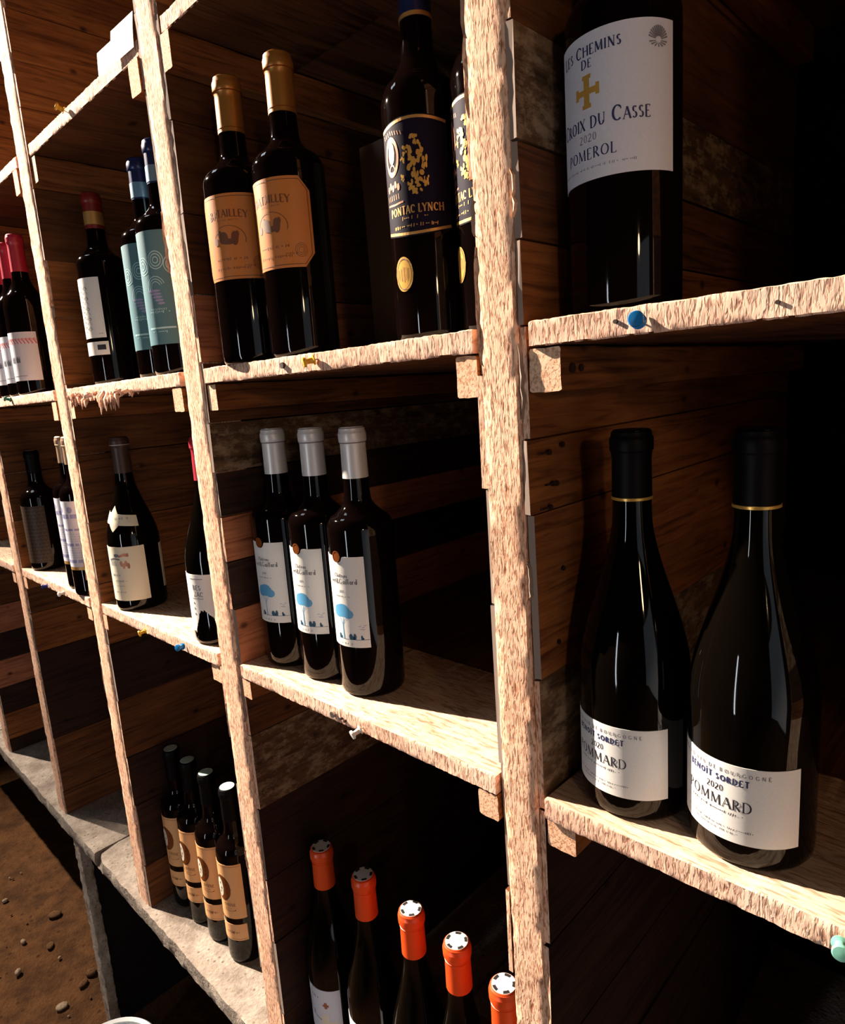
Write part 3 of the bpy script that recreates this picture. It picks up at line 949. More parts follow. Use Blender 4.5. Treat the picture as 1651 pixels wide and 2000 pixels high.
# ------------------------------------------------------------------ bottles
def prof_bordeaux(R=.0375, H=.300, sh=.190, sh1=.222, nr=.0140):
    p = [(0.0, .006), (R * .55, .005), (R * .78, .0), (R * .93, .0006), (R * .985, .004), (R, .010), (R, .06), (R, .12), (R, sh)]
    for i in range(1, 13):
        f = i / 12
        a = f * PI / 2
        # rounded shoulder then concave sweep into the neck
        z = sh + (sh1 - sh) * f
        r = nr + .0012 + (R - nr - .0012) * (math.cos(f * PI) * .5 + .5) ** (.62 if f < .5 else .9)
        p.append((r, z))
    p += [(nr + .0004, sh1 + .008), (nr, sh1 + .02), (nr - .0005, H - .016), (nr + .0008, H - .015), (nr + .0010, H - .006), (nr, H - .004), (nr - .0005, H), (0.0, H)]
    return p

def prof_burgundy(R=.042, H=.296, sh=.112, sh1=.226, nr=.0142):
    p = [(0.0, .006), (R * .55, .005), (R * .78, .0), (R * .93, .0006), (R * .985, .004), (R, .010), (R, .05), (R, .09), (R, sh)]
    for i in range(1, 19):
        f = i / 18
        z = sh + (sh1 - sh) * f
        s = f * f * (3 - 2 * f)
        r = R + (nr + .0006 - R) * (0.62 * s + 0.38 * f ** 1.3)
        p.append((r, z))
    p += [(nr, sh1 + .012), (nr - .0006, H - .016), (nr + .0010, H - .015), (nr + .0012, H - .006), (nr, H - .004), (nr - .0005, H), (0.0, H)]
    return p

def new_bottle(prof, R, label, loc, az, group, glass='glass', name='wine_bottle', cat='bottle'):
    """az: world azimuth in degrees that the label centre faces"""
    t = thing(name, label, cat, loc, R_(az + 90), group)
    mb = MB(); mb.lathe(prof, 64, cap0=False, cap1=False)
    o = mb.obj('glass_body', M[glass], t); smooth_by_angle(o, 55)
    return t, Surf(prof, R)

def capsule(t, prof, H, z0, mat, over=.0006, topmat=None, ringz=None, ringmat=None, rim=None, dark=True):
    sf = Surf(prof, .014)
    zs = [z0, z0 + .0006] + [z0 + (H - z0) * k / 10 for k in range(1, 10)] + [H - .0155, H - .0145, H - .0062, H - .0035]
    zs = sorted(set(zs))
    pr = [(sf.r(zs[0]), zs[0])] + [(sf.r(z) + over, z) for z in zs] + [(sf.r(H - .0036) + over * .6, H - .001), (sf.r(H - .0036) - .0012, H + .0006), (0.0, H + .0006)]
    mb = MB(); mb.lathe(pr, 48, cap0=False, cap1=False)
    o = mb.obj('capsule', M[mat], t); smooth_by_angle(o, 35)
    for rz, rw in (ringz or []):
        mb = MB(); mb.lathe([(sf.r(rz) + over, rz), (sf.r(rz) + over + .0005, rz + .0003), (sf.r(rz + rw) + over + .0005, rz + rw - .0003), (sf.r(rz + rw) + over, rz + rw)], 48, cap0=False, cap1=False)
        smooth_by_angle(mb.obj('band', M[ringmat or mat], o))
    if topmat:
        rr = sf.r(H - .0036) - .0016
        mb = MB(); mb.lathe([(rr, H + .0005), (rr, H + .0010), (0, H + .0010)], 40, cap0=False, cap1=False)
        mb.obj('seal', M[topmat], o)
        if dark:
            mb = MB()
            for k in range(5):
                a0, a1 = k * 1.2566, k * 1.2566 + .62
                pts = [((rr * f) * math.cos(a0 + (a1 - a0) * i / 6), (rr * f) * math.sin(a0 + (a1 - a0) * i / 6), H + .0013) for f in (.70, .96) for i in range(7)]
                mb.grid(pts, 7, 2, flip=True)
            mb.obj('seal_print', M['cork_dk'], o)
    return o

OFF, INK = .0004, .0006
def label_obj(t, sf, s0, s1, zlo, zhi, mat, n=40, nm='label', nz=1, off=OFF):
    mb = MB(); strip(mb, sf, s0, s1, zlo, zhi, off, n, nz, off * .9)
    return smooth_label(mb.obj(nm, M[mat], t))
def smooth_label(o):
    smooth_by_angle(o, 50); return o
def printed(lab, mb, mat, nm='lettering'):
    o = mb.obj(nm, M[mat], lab)
    o['kind'] = 'stuff'
    return o

# --- pair of burgundy bottles, nearest bay, middle shelf
PB = prof_burgundy()
t, sf = new_bottle(PB, .042, 'right one of the two burgundy bottles with low white labels on the nearest middle shelf', (-.144, .055, ZM), -104, 'two low-labelled burgundy bottles', 'glass_green')
capsule(t, PB, .296, .2445, 'blackcap', ringz=[(.2445, .0024)], ringmat='gold')
lab = label_obj(t, sf, -.0545, .0550, .0195, .0765, 'white', 48)
mb = MB(); text(mb, sf, 'GRAND VIN DE BOURGOGNE', 0, .0694, .0028, INK, .18, .12, False, .55); printed(lab, mb, 'ink_grey')
mb = MB(); text(mb, sf, 'BENOÎT SORDET', 0, .0625, .0044, INK, .24, .18, False, .16); printed(lab, mb, 'ink_navy')
mb = MB()
text(mb, sf, '2020', 0, .0548, .0046, INK, .13, .07, True, .06)
text(mb, sf, 'POMMARD', 0, .0438, .0076, INK, .14, .06, True, .13)
scribble(mb, sf, -.020, .020, .0392, .0022, INK, 3)
scribble(mb, sf, -.025, .025, .0285, .0016, INK, 5)
scribble(mb, sf, -.016, .016, .0255, .0016, INK, 6)
printed(lab, mb, 'ink')
dup(t, (-.232, .0540, ZM), R_(-105 + 90), 'left one of the two burgundy bottles with low white labels, half shaded by the divider', 'two low-labelled burgundy bottles')

# --- three silver-capped bordeaux bottles
PG = prof_bordeaux(H=.301)
def silver_bottle(loc, label):
    t, sf = new_bottle(PG, .0375, label, loc, -84, 'three silver-capped bottles')
    capsule(t, PG, .301, .246, 'silver', ringz=[(.2842, .0012)], ringmat='ink_grey', topmat='silver', dark=False)
    def top(u):
        k = abs(u + .003)
        return .1640 - (math.sqrt(max(0, .0070 ** 2 - k * k)) if k < .0070 else 0)
    lab = label_obj(t, sf, -.032, .0295, .0605, top, 'white', 60)
    mb = MB()
    text(mb, sf, 'Château', 0, .1408, .0044, INK, .13, .07, True, .08)
    text(mb, sf, 'Vert&Gaillard', 0, .1334, .0058, INK, .13, .07, True, .08)
    text(mb, sf, '2020', 0, .1235, .0026, INK, .15, .08, False, .06)
    scribble(mb, sf, -.010, .010, .1180, .0020, INK, 9)
    scribble(mb, sf, -.010, .010, .0632, .0026, INK, 12)
    printed(lab, mb, 'ink')
    mb = MB()
    for (cu, cz, ru, rz) in ((-.003, .1020, .0125, .0072), (-.009, .0990, .0075, .0050), (.006, .0990, .0070, .0052), (-.001, .1055, .008, .0046)):
        ell(mb, sf, cu, cz, ru, rz, INK + .00002 * cu / .001, 16)
    line(mb, sf, [(-.002, .0700), (-.0025, .084), (-.001, .094)], [.0016, .0010, .0007], INK)
    line(mb, sf, [(-.0025, .086), (-.007, .096)], .0005, INK)
    line(mb, sf, [(-.002, .087), (.004, .096)], .0005, INK)
    printed(lab, mb, 'ink_blue', 'tree_print')
    mb = MB()
    line(mb, sf, [(-.014 + i * .0043, .0697) for i in range(11)], .0005, INK)
    for u, h_, w_ in ((-.0085, .0062, .0034), (-.0070, .0040, .004), (.0075, .0070, .0050), (.0125, .0076, .0040), (.0105, .0040, .004), (.0205, .0056, .0022), (.0215, .003, .003)):
        ell(mb, sf, u, .0697 + h_ * .45, w_ / 2, h_ * .5, INK + .00003, 8)
    printed(lab, mb, 'ink_blue_dk', 'figure_print')
    mb = MB()
    for u, z in ((.0190, .0850), (.0225, .0838), (.0205, .0815), (.0250, .0858), (.0232, .0812)):
        line(mb, sf, [(u - .0014, z + .0009), (u, z), (u + .0014, z + .0010)], .0006, INK)
    printed(lab, mb, 'ink_mauve', 'bird_print')
    # bronze coin seal in the notch
    mb = MB(); ell(mb, sf, -.003, .1640, .0056, .0062, .0012, 16); ring(mb, sf, -.003, .1640, .0058, .0064, .0012, .0016)
    mb.obj('medal', M['bronze'], t)
    return t
t = silver_bottle((-.564, .064, ZM), 'frontmost of the three silver-capped bottles with blue tree labels')
dup(t, (-.639, .0640, ZM), t.rotation_euler[2] + .02, 'middle one of the three silver-capped bottles with blue tree labels', 'three silver-capped bottles')
dup(t, (-.7140, .0610, ZM), t.rotation_euler[2] + .05, 'rearmost of the three silver-capped bottles with blue tree labels', 'three silver-capped bottles')

# --- gold-cross bottle, nearest bay, upper shelf
PC = prof_bordeaux(R=.039, H=.300, sh=.192, sh1=.224)
t, sf = new_bottle(PC, .039, 'large bottle with a cool white label and gold cross on the nearest upper shelf', (-.240, .064, ZS), -99, None)
capsule(t, PC, .300, .246, 'blackcap')
lab = label_obj(t, sf, -.0600, .0600, .0885, .1785, 'lilac', 60)
mb = MB()
text(mb, sf, 'L^E^S C^H^E^M^I^N^S', 0, .1650, .0072, INK, .18, .08, True, .12, .92, small=.84)
text(mb, sf, 'D^E', 0, .1578, .0056, INK, .18, .08, True, .12, small=.9)
text(mb, sf, 'L^A C^R^O^I^X ^D^U C^A^S^S^E', 0, .1205, .0096, INK, .16, .07, True, .10, .86, small=.76)
text(mb, sf, 'POMEROL', 0, .1018, .0068, INK, .15, .06, True, .12)
printed(lab, mb, 'ink_navy')
mb = MB(); text(mb, sf, '2020', 0, .1128, .0048, INK, .12, .06, True, .14); scribble(mb, sf, -.032, .032, .0955, .0018, INK, 21); printed(lab, mb, 'ink_grey')
mb = MB()
cz = .1436
strip(mb, sf, -.0022, .0022, cz - .0102, cz + .0102, INK, 4)
strip(mb, sf, -.0034, .0034, cz - .0102, cz - .0076, INK + .0001, 4); strip(mb, sf, -.0034, .0034, cz + .0076, cz + .0102, INK + .0001, 4)
strip(mb, sf, -.0088, .0088, cz - .0019, cz + .0019, INK + .00005, 14)
strip(mb, sf, -.0094, -.0068, cz - .0036, cz + .0036, INK + .0001, 3); strip(mb, sf, .0068, .0094, cz - .0036, cz + .0036, INK + .0001, 3)
printed(lab, mb, 'gold', 'cross_emblem')
mb = MB()
for i in range(13):
    a = R_(18 + i * 12)
    line(mb, sf, [(.0475 + .0022 * math.cos(a), .1655 + .0022 * math.sin(a)), (.0475 + .0072 * math.cos(a), .1655 + .0086 * math.sin(a))], [.0004, .0011], INK)
for i in range(7):
    a = R_(-10 - i * 26)
    line(mb, sf, [(.0475 + .0018 * math.cos(a), .1655 + .0018 * math.sin(a)), (.0475 + .0066 * math.cos(a), .1655 + .0040 * math.sin(a))], [.0004, .0010], INK)
printed(lab, mb, 'ink_grey', 'shell_emblem')

# --- two amber-label bottles
PA = prof_bordeaux(R=.0375, H=.300)
def amber_bottle(loc, az, label):
    t, sf = new_bottle(PA, .0375, label, loc, az, 'two amber-labelled bottles')
    capsule(t, PA, .300, .2440, 'goldcap', ringz=[(.2478, .0010), (.2844, .0010)], ringmat='bronze')
    W, cut = .0440, .0110
    def hi(u):
        return .1755 - max(0, abs(u) - (W - cut)) * 1.25
    def lo(u):
        return .0885 + max(0, abs(u) - (W - cut)) * 1.25
    lab = label_obj(t, sf, -W, W, lo, hi, 'gold_lab', 48)
    mb = MB()
    text(mb, sf, 'B^A^T^A^I^L^L^E^Y', 0, .1520, .0088, INK, .20, .09, True, .10, .95, small=.85, rise=lambda d: -d * d * 3.5)
    scribble(mb, sf, -.012, .012, .1480, .002, INK, 31)
    scribble(mb, sf, -.018, .018, .1080, .0034, INK, 33)
    scribble(mb, sf, -.020, .020, .0985, .0030, INK, 34)
    scribble(mb, sf, .014, .026, .1010, .0024, INK, 35)
    f = .0030
    for sgn in (-1, 1):
        line(mb, sf, [(sgn * u, hi(u) - f) for u in (0, .011, .022, .033, W - f)], .0007, INK)
        line(mb, sf, [(sgn * u, lo(u) + f) for u in (0, .011, .022, .033, W - f)], .0007, INK)
        line(mb, sf, [(sgn * (W - f), lo(W - f) + f), (sgn * (W - f), hi(W - f) - f)], .0007, INK)
    ring(mb, sf, 0, .1290, .0190, .0145, .0006, INK, 40, R_(-15), R_(195))
    for rr in (.0062, .0046, .0028):
        ring(mb, sf, .0300, .1050, rr, rr * 1.1, .0004, INK, 24)
    printed(lab, mb, 'ink_brown')
    mb = MB()
    for (cu, cz, ru, rz) in ((-.006, .1310, .0058, .0062), (-.010, .1350, .0026, .0040), (.007, .1300, .0040, .0072), (.010, .1340, .0020, .0036), (0, .1270, .009, .0030), (-.016, .1280, .003, .004)):
        ell(mb, sf, cu, cz, ru, rz, INK + .00003, 10)
    printed(lab, mb, 'ink_brown', 'crest_emblem')
    return t
t = amber_bottle((-.606, .0445, ZS), -74, 'front right one of the two amber-labelled bottles with gold capsules')
dup(t, (-.6815, .0300, ZS), R_(-57 + 90), 'left one of the two amber-labelled bottles, its label half hidden', 'two amber-labelled bottles')

# --- two navy and gold crest bottles
PL = prof_bordeaux(R=.0365, H=.326, sh=.204, sh1=.250)
def crest_bottle(loc, az, label):
    t, sf = new_bottle(PL, .0365, label, loc, az, 'two navy crest bottles')
    capsule(t, PL, .326, .2760, 'navycap', ringz=[(.2760, .0036)], ringmat='gold_dull')
    K = .0012
    lab = label_obj(t, sf, -.034, .034, lambda u: .0915 + .004 * (1 - math.cos(u / .034 * PI / 2)), lambda u: .1900 - .005 * (1 - math.cos(u / .034 * PI / 2)), 'navy_lab', 40)
    mb = MB()
    U = [-.033 + .0066 * i for i in range(11)]
    line(mb, sf, [(u, .1878 - .005 * (1 - math.cos(u / .034 * PI / 2))) for u in U], .0024, INK)
    line(mb, sf, [(u, .0938 + .004 * (1 - math.cos(u / .034 * PI / 2))) for u in U], .0024, INK)
    text(mb, sf, 'PONTAC LYNCH', 0, .1105, .0068, INK, .2, .1, True, .10, .80)
    scribble(mb, sf, -.012, .012, .1056, .0032, INK, 41)
    scribble(mb, sf, -.022, .022, .0990, .0032, INK, 43)
    printed(lab, mb, 'gold_dull')
    mb = MB()
    # rampant animal over a shield: many small flakes of gold relief
    rl = random.Random(17)
    for (cu, cz, ru, rz) in ((.004, .1690, .0044, .0046), (-.003, .1630, .0046, .0046), (.009, .1610, .0036, .0056), (.004, .1545, .0062, .0070), (.012, .1490, .0030, .0070), (.000, .1455, .0044, .0066), (.008, .1385, .0056, .0060), (-.002, .1345, .0036, .0056), (.004, .1290, .0070, .0040), (.013, .1350, .0026, .0050), (-.008, .1560, .0026, .0040), (-.009, .1400, .0022, .0030)):
        for q in range(9):
            ell(mb, sf, cu + rl.uniform(-.8, .8) * ru, cz + rl.uniform(-.8, .8) * rz, ru * rl.uniform(.18, .4), rz * rl.uniform(.2, .45), INK + rl.uniform(0, .0005), 8, rl.uniform(-.5, .5))
    printed(lab, mb, 'gold', 'lion_emblem')
    mb = MB()
    ring(mb, sf, -.0205, .1600, .0086, .0165, .0022, INK + .0001)
    ell(mb, sf, -.0205, .1630, .0042, .0090, INK + .0001, 10)
    ring(mb, sf, -.0205, .1490, .0038, .0050, .0010, INK + .0002)
    for k in range(8):
        line(mb, sf, [(-.030 + k * .0030, .1815 - abs(k - 3) * .0006), (-.0290 + k * .0030, .1780 - abs(k - 3) * .0006)], .0008, INK)
    for k in range(5):
        ell(mb, sf, -.028 + k * .0034, .1345 + (k % 2) * .0024, .0016, .0030, INK + .0001, 6)
    for k in range(6):
        line(mb, sf, [(-.030 + k * .0030, .1290), (-.0295 + k * .0030, .1245)], .0008, INK)
    line(mb, sf, [(-.031, .1215), (-.020, .1205), (-.010, .1215)], .0016, INK)
    printed(lab, mb, 'copper', 'round_crest')
    MC, MZ = -.0150, .0605
    mb = MB(); ell(mb, sf, MC, MZ, .0105, .0150, .0009, 18); me = mb.obj('medal', M['gold'], t)
    mb = MB(); ring(mb, sf, MC, MZ, .0092, .0136, .0006, .0012)
    for k in range(5):
        line(mb, sf, [(MC - .006 + k * .003, MZ + .0065 - abs(k - 2) * .001), (MC - .006 + k * .003, MZ - .0065 + abs(k - 2) * .001)], .0006, .0012)
    mb.obj('medal_print', M['ink_brown'], me)
    return t
t = crest_bottle((-.442, .076, ZS), -66, 'navy and gold crest bottle standing clear of the post')
dup(t, (-.3675, .086, ZS), R_(-100 + 90), 'navy and gold crest bottle half hidden by the nearest post', 'two navy crest bottles')

# --- white vertical-script label bottle and dark bottle behind it
PS = prof_bordeaux(R=.037, H=.300)
t, sf = new_bottle(PS, .037, 'bottle with a tall white script label and red capsule left of the teal labels', (-1.153, .060, ZS), -70, None)
capsule(t, PS, .300, .246, 'redcap_dk', ringz=[(.252, .020)], ringmat='gold_dull')
lab = label_obj(t, sf, -.031, .0245, .0750, .1680, 'white', 36)
mb = MB()
rr = random.Random(3)
for k in range(9):
    z = .152 - k * .0078
    line(mb, sf, [(-.016, z), (-.010, z + .003), (-.006, z - .001), (0.000 + rr.uniform(-.002, .002), z + .0035), (.004, z - .002)], .0007, INK)
    if k % 2 == 0:
        ring(mb, sf, -.001 + rr.uniform(-.002, .002), z - .001, .0030, .0024, .0007, INK, 14)
    line(mb, sf, [(-.018, z - .004), (-.008, z - .0045)], .0006, INK)
scribble(mb, sf, .014, .020, .080, .0026, INK, 51)
printed(lab, mb, 'ink_grey')
lab2 = label_obj(t, sf, -.031, .0260, .0480, .0690, 'white', 36, 'lower_label')
mb = MB(); strip(mb, sf, .0075, .0215, .0560, .0640, INK, 8); printed(lab2, mb, 'ink', 'printed_square')

t, sf = new_bottle(PS, .037, 'dark bottle almost lost in shadow behind the white script label', (-1.10, .150, ZS), -90, None)
capsule(t, PS, .300, .246, 'blackcap', topmat='tancap', dark=False)

# --- two teal-label bottles
def teal_bottle(loc, az, label):
    t, sf = new_bottle(PS, .037, label, loc, az, 'two teal-labelled bottles')
    capsule(t, PS, .300, .246, 'navycap', ringz=[(.248, .020)], ringmat='bluecap')
    lab = label_obj(t, sf, -.038, .038, .0400, .1830, 'teal_lab', 40)
    mb = MB()
    for k, cu in enumerate((-.018, .004, .024)):
        for rr_ in (.0105, .0075, .004):
            ring(mb, sf, cu, .140 + (k % 2) * .006, rr_, rr_ * 1.1, .0010, INK, 22)
    for rr_ in (.013, .010, .007):
        ring(mb, sf, 0, .112, rr_, rr_ * 1.1, .0008, INK, 24, R_(20), R_(200))
    scribble(mb, sf, -.014, .014, .0795, .0044, INK, 61); scribble(mb, sf, -.012, .012, .0835, .0030, INK, 62)
    line(mb, sf, [(-.020 + i * .005, .0610) for i in range(9)], .0022, INK); scribble(mb, sf, -.014, .010, .0545, .0040, INK, 63)
    printed(lab, mb, 'ink_teal')
    mb = MB()
    for k in range(5):
        ell(mb, sf, -.004 + k * .0022, .108 - k * .004, .0100 - k * .0012, .0016, INK + .00003, 8)
    printed(lab, mb, 'ink_mauve', 'swirl_print')
    return t
t = teal_bottle((-.966, .056, ZS), -60, 'left one of the two bottles with teal labels')
dup(t, (-.8890, .044, ZS), R_(-60 + 90), 'right one of the two teal-labelled bottles, partly behind the divider', 'two teal-labelled bottles')

# --- pink-capped crown label bottles
PK = prof_bordeaux(R=.038, H=.300, sh=.165, sh1=.222)
def crown_bottle(loc, label):
    t, sf = new_bottle(PK, .038, label, loc, -72, 'pink-capped crown label bottles')
    capsule(t, PK, .300, .232, 'redcap', topmat='redcap', dark=False)
    lab = label_obj(t, sf, -.046, .046, .0270, .1180, 'lilac', 40)
    mb = MB()
    for k in range(14):
        u = -.045 + k * .0065
        line(mb, sf, [(u, .1060), (u + .0055, .0960)], .0022, INK)
        line(mb, sf, [(u + .002, .1066), (u + .0065, .1020)], .0010, INK)
    printed(lab, mb, 'ink_red', 'zigzag_print')
    mb = MB()
    for cu in (-.008, .006):
        strip(mb, sf, cu - .005, cu + .005, .0610, lambda u, c=cu: .0670 + .006 * abs(math.cos((u - c) / .005 * PI)), INK, 12)
    line(mb, sf, [(-.020 + i * .005, .0360) for i in range(9)], .0010, INK)
    printed(lab, mb, 'ink_grey', 'crown_print')
    return t
t = crown_bottle((-1.477, .037, ZS), 'rightmost of the pink-capped bottles with white crown labels')
dup(t, (-1.555, .042, ZS), t.rotation_euler[2], 'second pink-capped crown label bottle from the right', 'pink-capped crown label bottles')
dup(t, (-1.632, .046, ZS), t.rotation_euler[2], 'leftmost pink-capped crown label bottle at the picture edge', 'pink-capped crown label bottles')

# --- cream label burgundy bottle with slanting shoulder band, and its twin behind
PM = prof_burgundy(R=.042, H=.293, sh=.120, sh1=.222)
def cream_bottle(loc, az, label, band=True):
    t, sf = new_bottle(PM, .042, label, loc, az, None, 'glass_green')
    capsule(t, PM, .293, .2330, 'browncap', ringz=[(.2800, .0010)], ringmat='silver')
    lab = label_obj(t, sf, -.044, .0440, .0190, .1125, 'cream', 40)
    mb = MB()
    ell(mb, sf, -.004, .0980, .0060, .0030, INK, 10)
    line(mb, sf, [(-.022, .0900), (-.010, .0930), (.002, .0910)], .0026, INK)
    for k in range(4):
        line(mb, sf, [(-.020 + k * .004, .0890), (-.019 + k * .004, .0800)], .0012, INK)
    scribble(mb, sf, -.018, -.002, .0620, .0042, INK, 71)
    scribble(mb, sf, -.014, .010, .0520, .0036, INK, 72)
    scribble(mb, sf, -.014, .004, .0440, .0024, INK, 73)
    scribble(mb, sf, -.018, .006, .0330, .0026, INK, 74)
    printed(lab, mb, 'ink_grey')
    mb = MB()
    line(mb, sf, [(.000, .0960), (.010, .0990), (.018, .0985)], [.003, .005, .006], INK)
    for k in range(4):
        ell(mb, sf, .004 + k * .004, .0840 - (k % 2) * .004, .0026, .0050, INK + .00003, 8)
    printed(lab, mb, 'copper', 'house_print')
    label_obj(t, sf, R_(104) * .042, R_(165) * .042, .0300, .1080, 'cream', 20, 'back_label')
    b = label_obj(t, sf, -.040, .0420, lambda u: .1520 - (u + .03) * .10 - (.012 if abs(u + .006) < .010 else .003) * max(0, 1 - abs(u + .006) / .012),
                  lambda u: .1700 - (u + .03) * .10 + .013 * max(0, 1 - abs(u + .008) / .011), 'cream', 60, 'shoulder_band', 6)
    mb = MB(); scribble(mb, sf, -.004, .026, .1580, .0038, INK + .0002, 75); printed(b, mb, 'ink_grey')
    return t
t = cream_bottle((-1.149, .045, ZM), -62, 'lone cream-labelled bottle with a slanting shoulder band')

# --- torn white label burgundy bottle beside the divider
PT = prof_burgundy(R=.042, H=.293, sh=.118, sh1=.224)
t, sf = new_bottle(PT, .042, 'bottle with a torn white label, half hidden behind the second divider', (-.873, .047, ZM), -76, None, 'glass_green')
capsule(t, PT, .293, .2330, 'redcap')
def torn(u):
    base = .0200 if u < -.010 else .0200 + min(.032, (u + .010) * 2.3)
    return base + .0030 * snoise((u * 420, 1.0, 4.0)) + .0020 * snoise((u * 1100, 3.0, 4.0)) - (.018 * max(0, (u - .012)) / .02 if u > .012 else 0)
lab = label_obj(t, sf, -.046, .040, torn, .1045, 'white', 160)
mb = MB()
text(mb, sf, 'RES', .002, .0820, .0070, INK, .2, .12, True, .10)
text(mb, sf, 'ZAC', .004, .0725, .0070, INK, .2, .12, True, .10)
line(mb, sf, [(-.010 + i * .004, .0980) for i in range(7)], .0010, INK)
line(mb, sf, [(-.008 + i * .004, .0695) for i in range(6)], .0008, INK)
for k in range(3):
    ell(mb, sf, -.006, .0625 - k * .0080, .0012, .0016, INK, 6)
printed(lab, mb, 'ink_grey')

# --- snakeskin bottle
PN = prof_bordeaux(R=.037, H=.264, sh=.160, sh1=.195)
t, sf = new_bottle(PN, .037, 'short dark bottle with a brown snakeskin label', (-1.638, .046, ZM), -60, None)
capsule(t, PN, .264, .214, 'blackcap', topmat='tancap', dark=False)
lab = label_obj(t, sf, -.042, .036, .0180, .1450, 'brown_lab', 36)
mb = MB()
for i in range(9):
    for j in range(15):
        u = -.036 + i * .008 + (j % 2) * .004
        z = .024 + j * .008
        line(mb, sf, [(u - .003, z), (u, z + .0035), (u + .003, z)], .0008, INK)
printed(lab, mb, 'snake', 'scale_print')

# --- three blue-white newsprint label bottles
PW = prof_bordeaux(R=.032, H=.296)
def news_bottle(loc, label):
    t, sf = new_bottle(PW, .032, label, loc, -66, 'newsprint label bottles')
    capsule(t, PW, .296, .246, 'tancap', ringz=[(.2800, .0010)], ringmat='gold_dull', topmat='gold_dull', dark=False)
    lab = label_obj(t, sf, -.040, .040, .0560, .1800, 'lilac', 36)
    mb = MB()
    r = random.Random(8)
    for (z, h) in ((.1480, .008), (.1250, .004), (.0960, .005), (.0640, .006)):
        u = -.032
        while u < .030:
            w = r.uniform(.006, .014)
            strip(mb, sf, u, u + w, z, z + h, INK, 4)
            u += w + .003
    for cu in (-.018, .006, .024):
        ell(mb, sf, cu, .1640, .0055, .0060, INK, 10)
    for j in range(5):
        scribble(mb, sf, -.034, .034, .073 + j * .0045, .0028, INK, 80 + j)
    for j in range(4):
        scribble(mb, sf, -.034, .034, .104 + j * .0045, .0026, INK, 90 + j)
    printed(lab, mb, 'ink_mauve', 'newsprint')
    mb = MB(); strip(mb, sf, -.040, .040, .0500, .0558, OFF, 30); mb.obj('lower_band', M['gold_dull'], t)
    return t
t = news_bottle((-1.390, .036, ZM), 'leftmost of the three newsprint label bottles, fully in view')
dup(t, (-1.3235, .026, ZM), t.rotation_euler[2], 'front right one of the three newsprint label bottles, cut by the divider', 'newsprint label bottles')
dup(t, (-1.3300, .095, ZM), t.rotation_euler[2], 'rearmost of the three newsprint label bottles, mostly hidden', 'newsprint label bottles')

# --- four orange-label cameo bottles on the concrete
PO = prof_bordeaux(R=.0328, H=.320, sh=.207, sh1=.240, nr=.0140)
def cameo_bottle(loc, az, label):
    t, sf = new_bottle(PO, .0328, label, loc, az, 'four cameo label bottles')
    capsule(t, PO, .320, .262, 'blackcap', topmat='mintseal', dark=False)
    lab = label_obj(t, sf, -.036, .0310, .0905, .1940, 'orange_lab', 40)
    mb = MB()
    text(mb, sf, 'OINNE', .004, .1150, .0058, INK, .16, .08, True, .10)
    ring(mb, sf, .004, .1085, .0110, .0030, .0006, INK, 20, R_(180), R_(360))
    scribble(mb, sf, -.008, .016, .1100, .0018, INK, 101)
    line(mb, sf, [(-.034 + i * .007, .1905) for i in range(10)], .0006, INK)
    printed(lab, mb, 'ink_brown')
    mb = MB(); ell(mb, sf, -.0080, .1480, .0175, .0240, INK, 24); printed(lab, mb, 'ink_brown', 'cameo_border')
    mb = MB(); ell(mb, sf, -.0085, .1480, .0150, .0212, INK + .0002, 24); printed(lab, mb, 'bronze', 'cameo_ground')
    mb = MB(); ell(mb, sf, -.0130, .1480, .0085, .0180, INK + .0004, 18); printed(lab, mb, 'cream', 'cameo_figure')
    mb = MB()
    for k, (u, z) in enumerate(((-.012, .156), (-.010, .147), (-.013, .140), (.0015, .156), (.0030, .149), (.0020, .141))):
        ell(mb, sf, u, z, .0014, .0024, INK + .0007, 6)
    printed(lab, mb, 'ink_brown', 'cameo_detail')
    lab2 = label_obj(t, sf, -.036, .0290, .0475, .0790, 'orange_lab', 40, 'lower_label')
    mb = MB(); text(mb, sf, 'NV', .002, .0605, .0060, INK, .16, .08, True, .1); scribble(mb, sf, -.010, .014, .0615, .0046, INK, 103)
    line(mb, sf, [(-.034 + i * .0068, .0505) for i in range(10)], .0005, INK)
    printed(lab2, mb, 'ink_brown')
    return t
CM = 'four cameo label bottles'
t = cameo_bottle((-.983, .072, ZC), -72, 'nearest of the four orange cameo label bottles on the concrete ledge')
dup(t, (-1.0545, .071, ZC), R_(-72 + 90), 'second nearest of the four orange cameo label bottles', CM)
dup(t, (-1.1215, .070, ZC), R_(-72 + 90), 'third nearest of the four orange cameo label bottles', CM)
dup(t, (-1.1880, .070, ZC), R_(-72 + 90), 'farthest of the four orange cameo label bottles', CM)

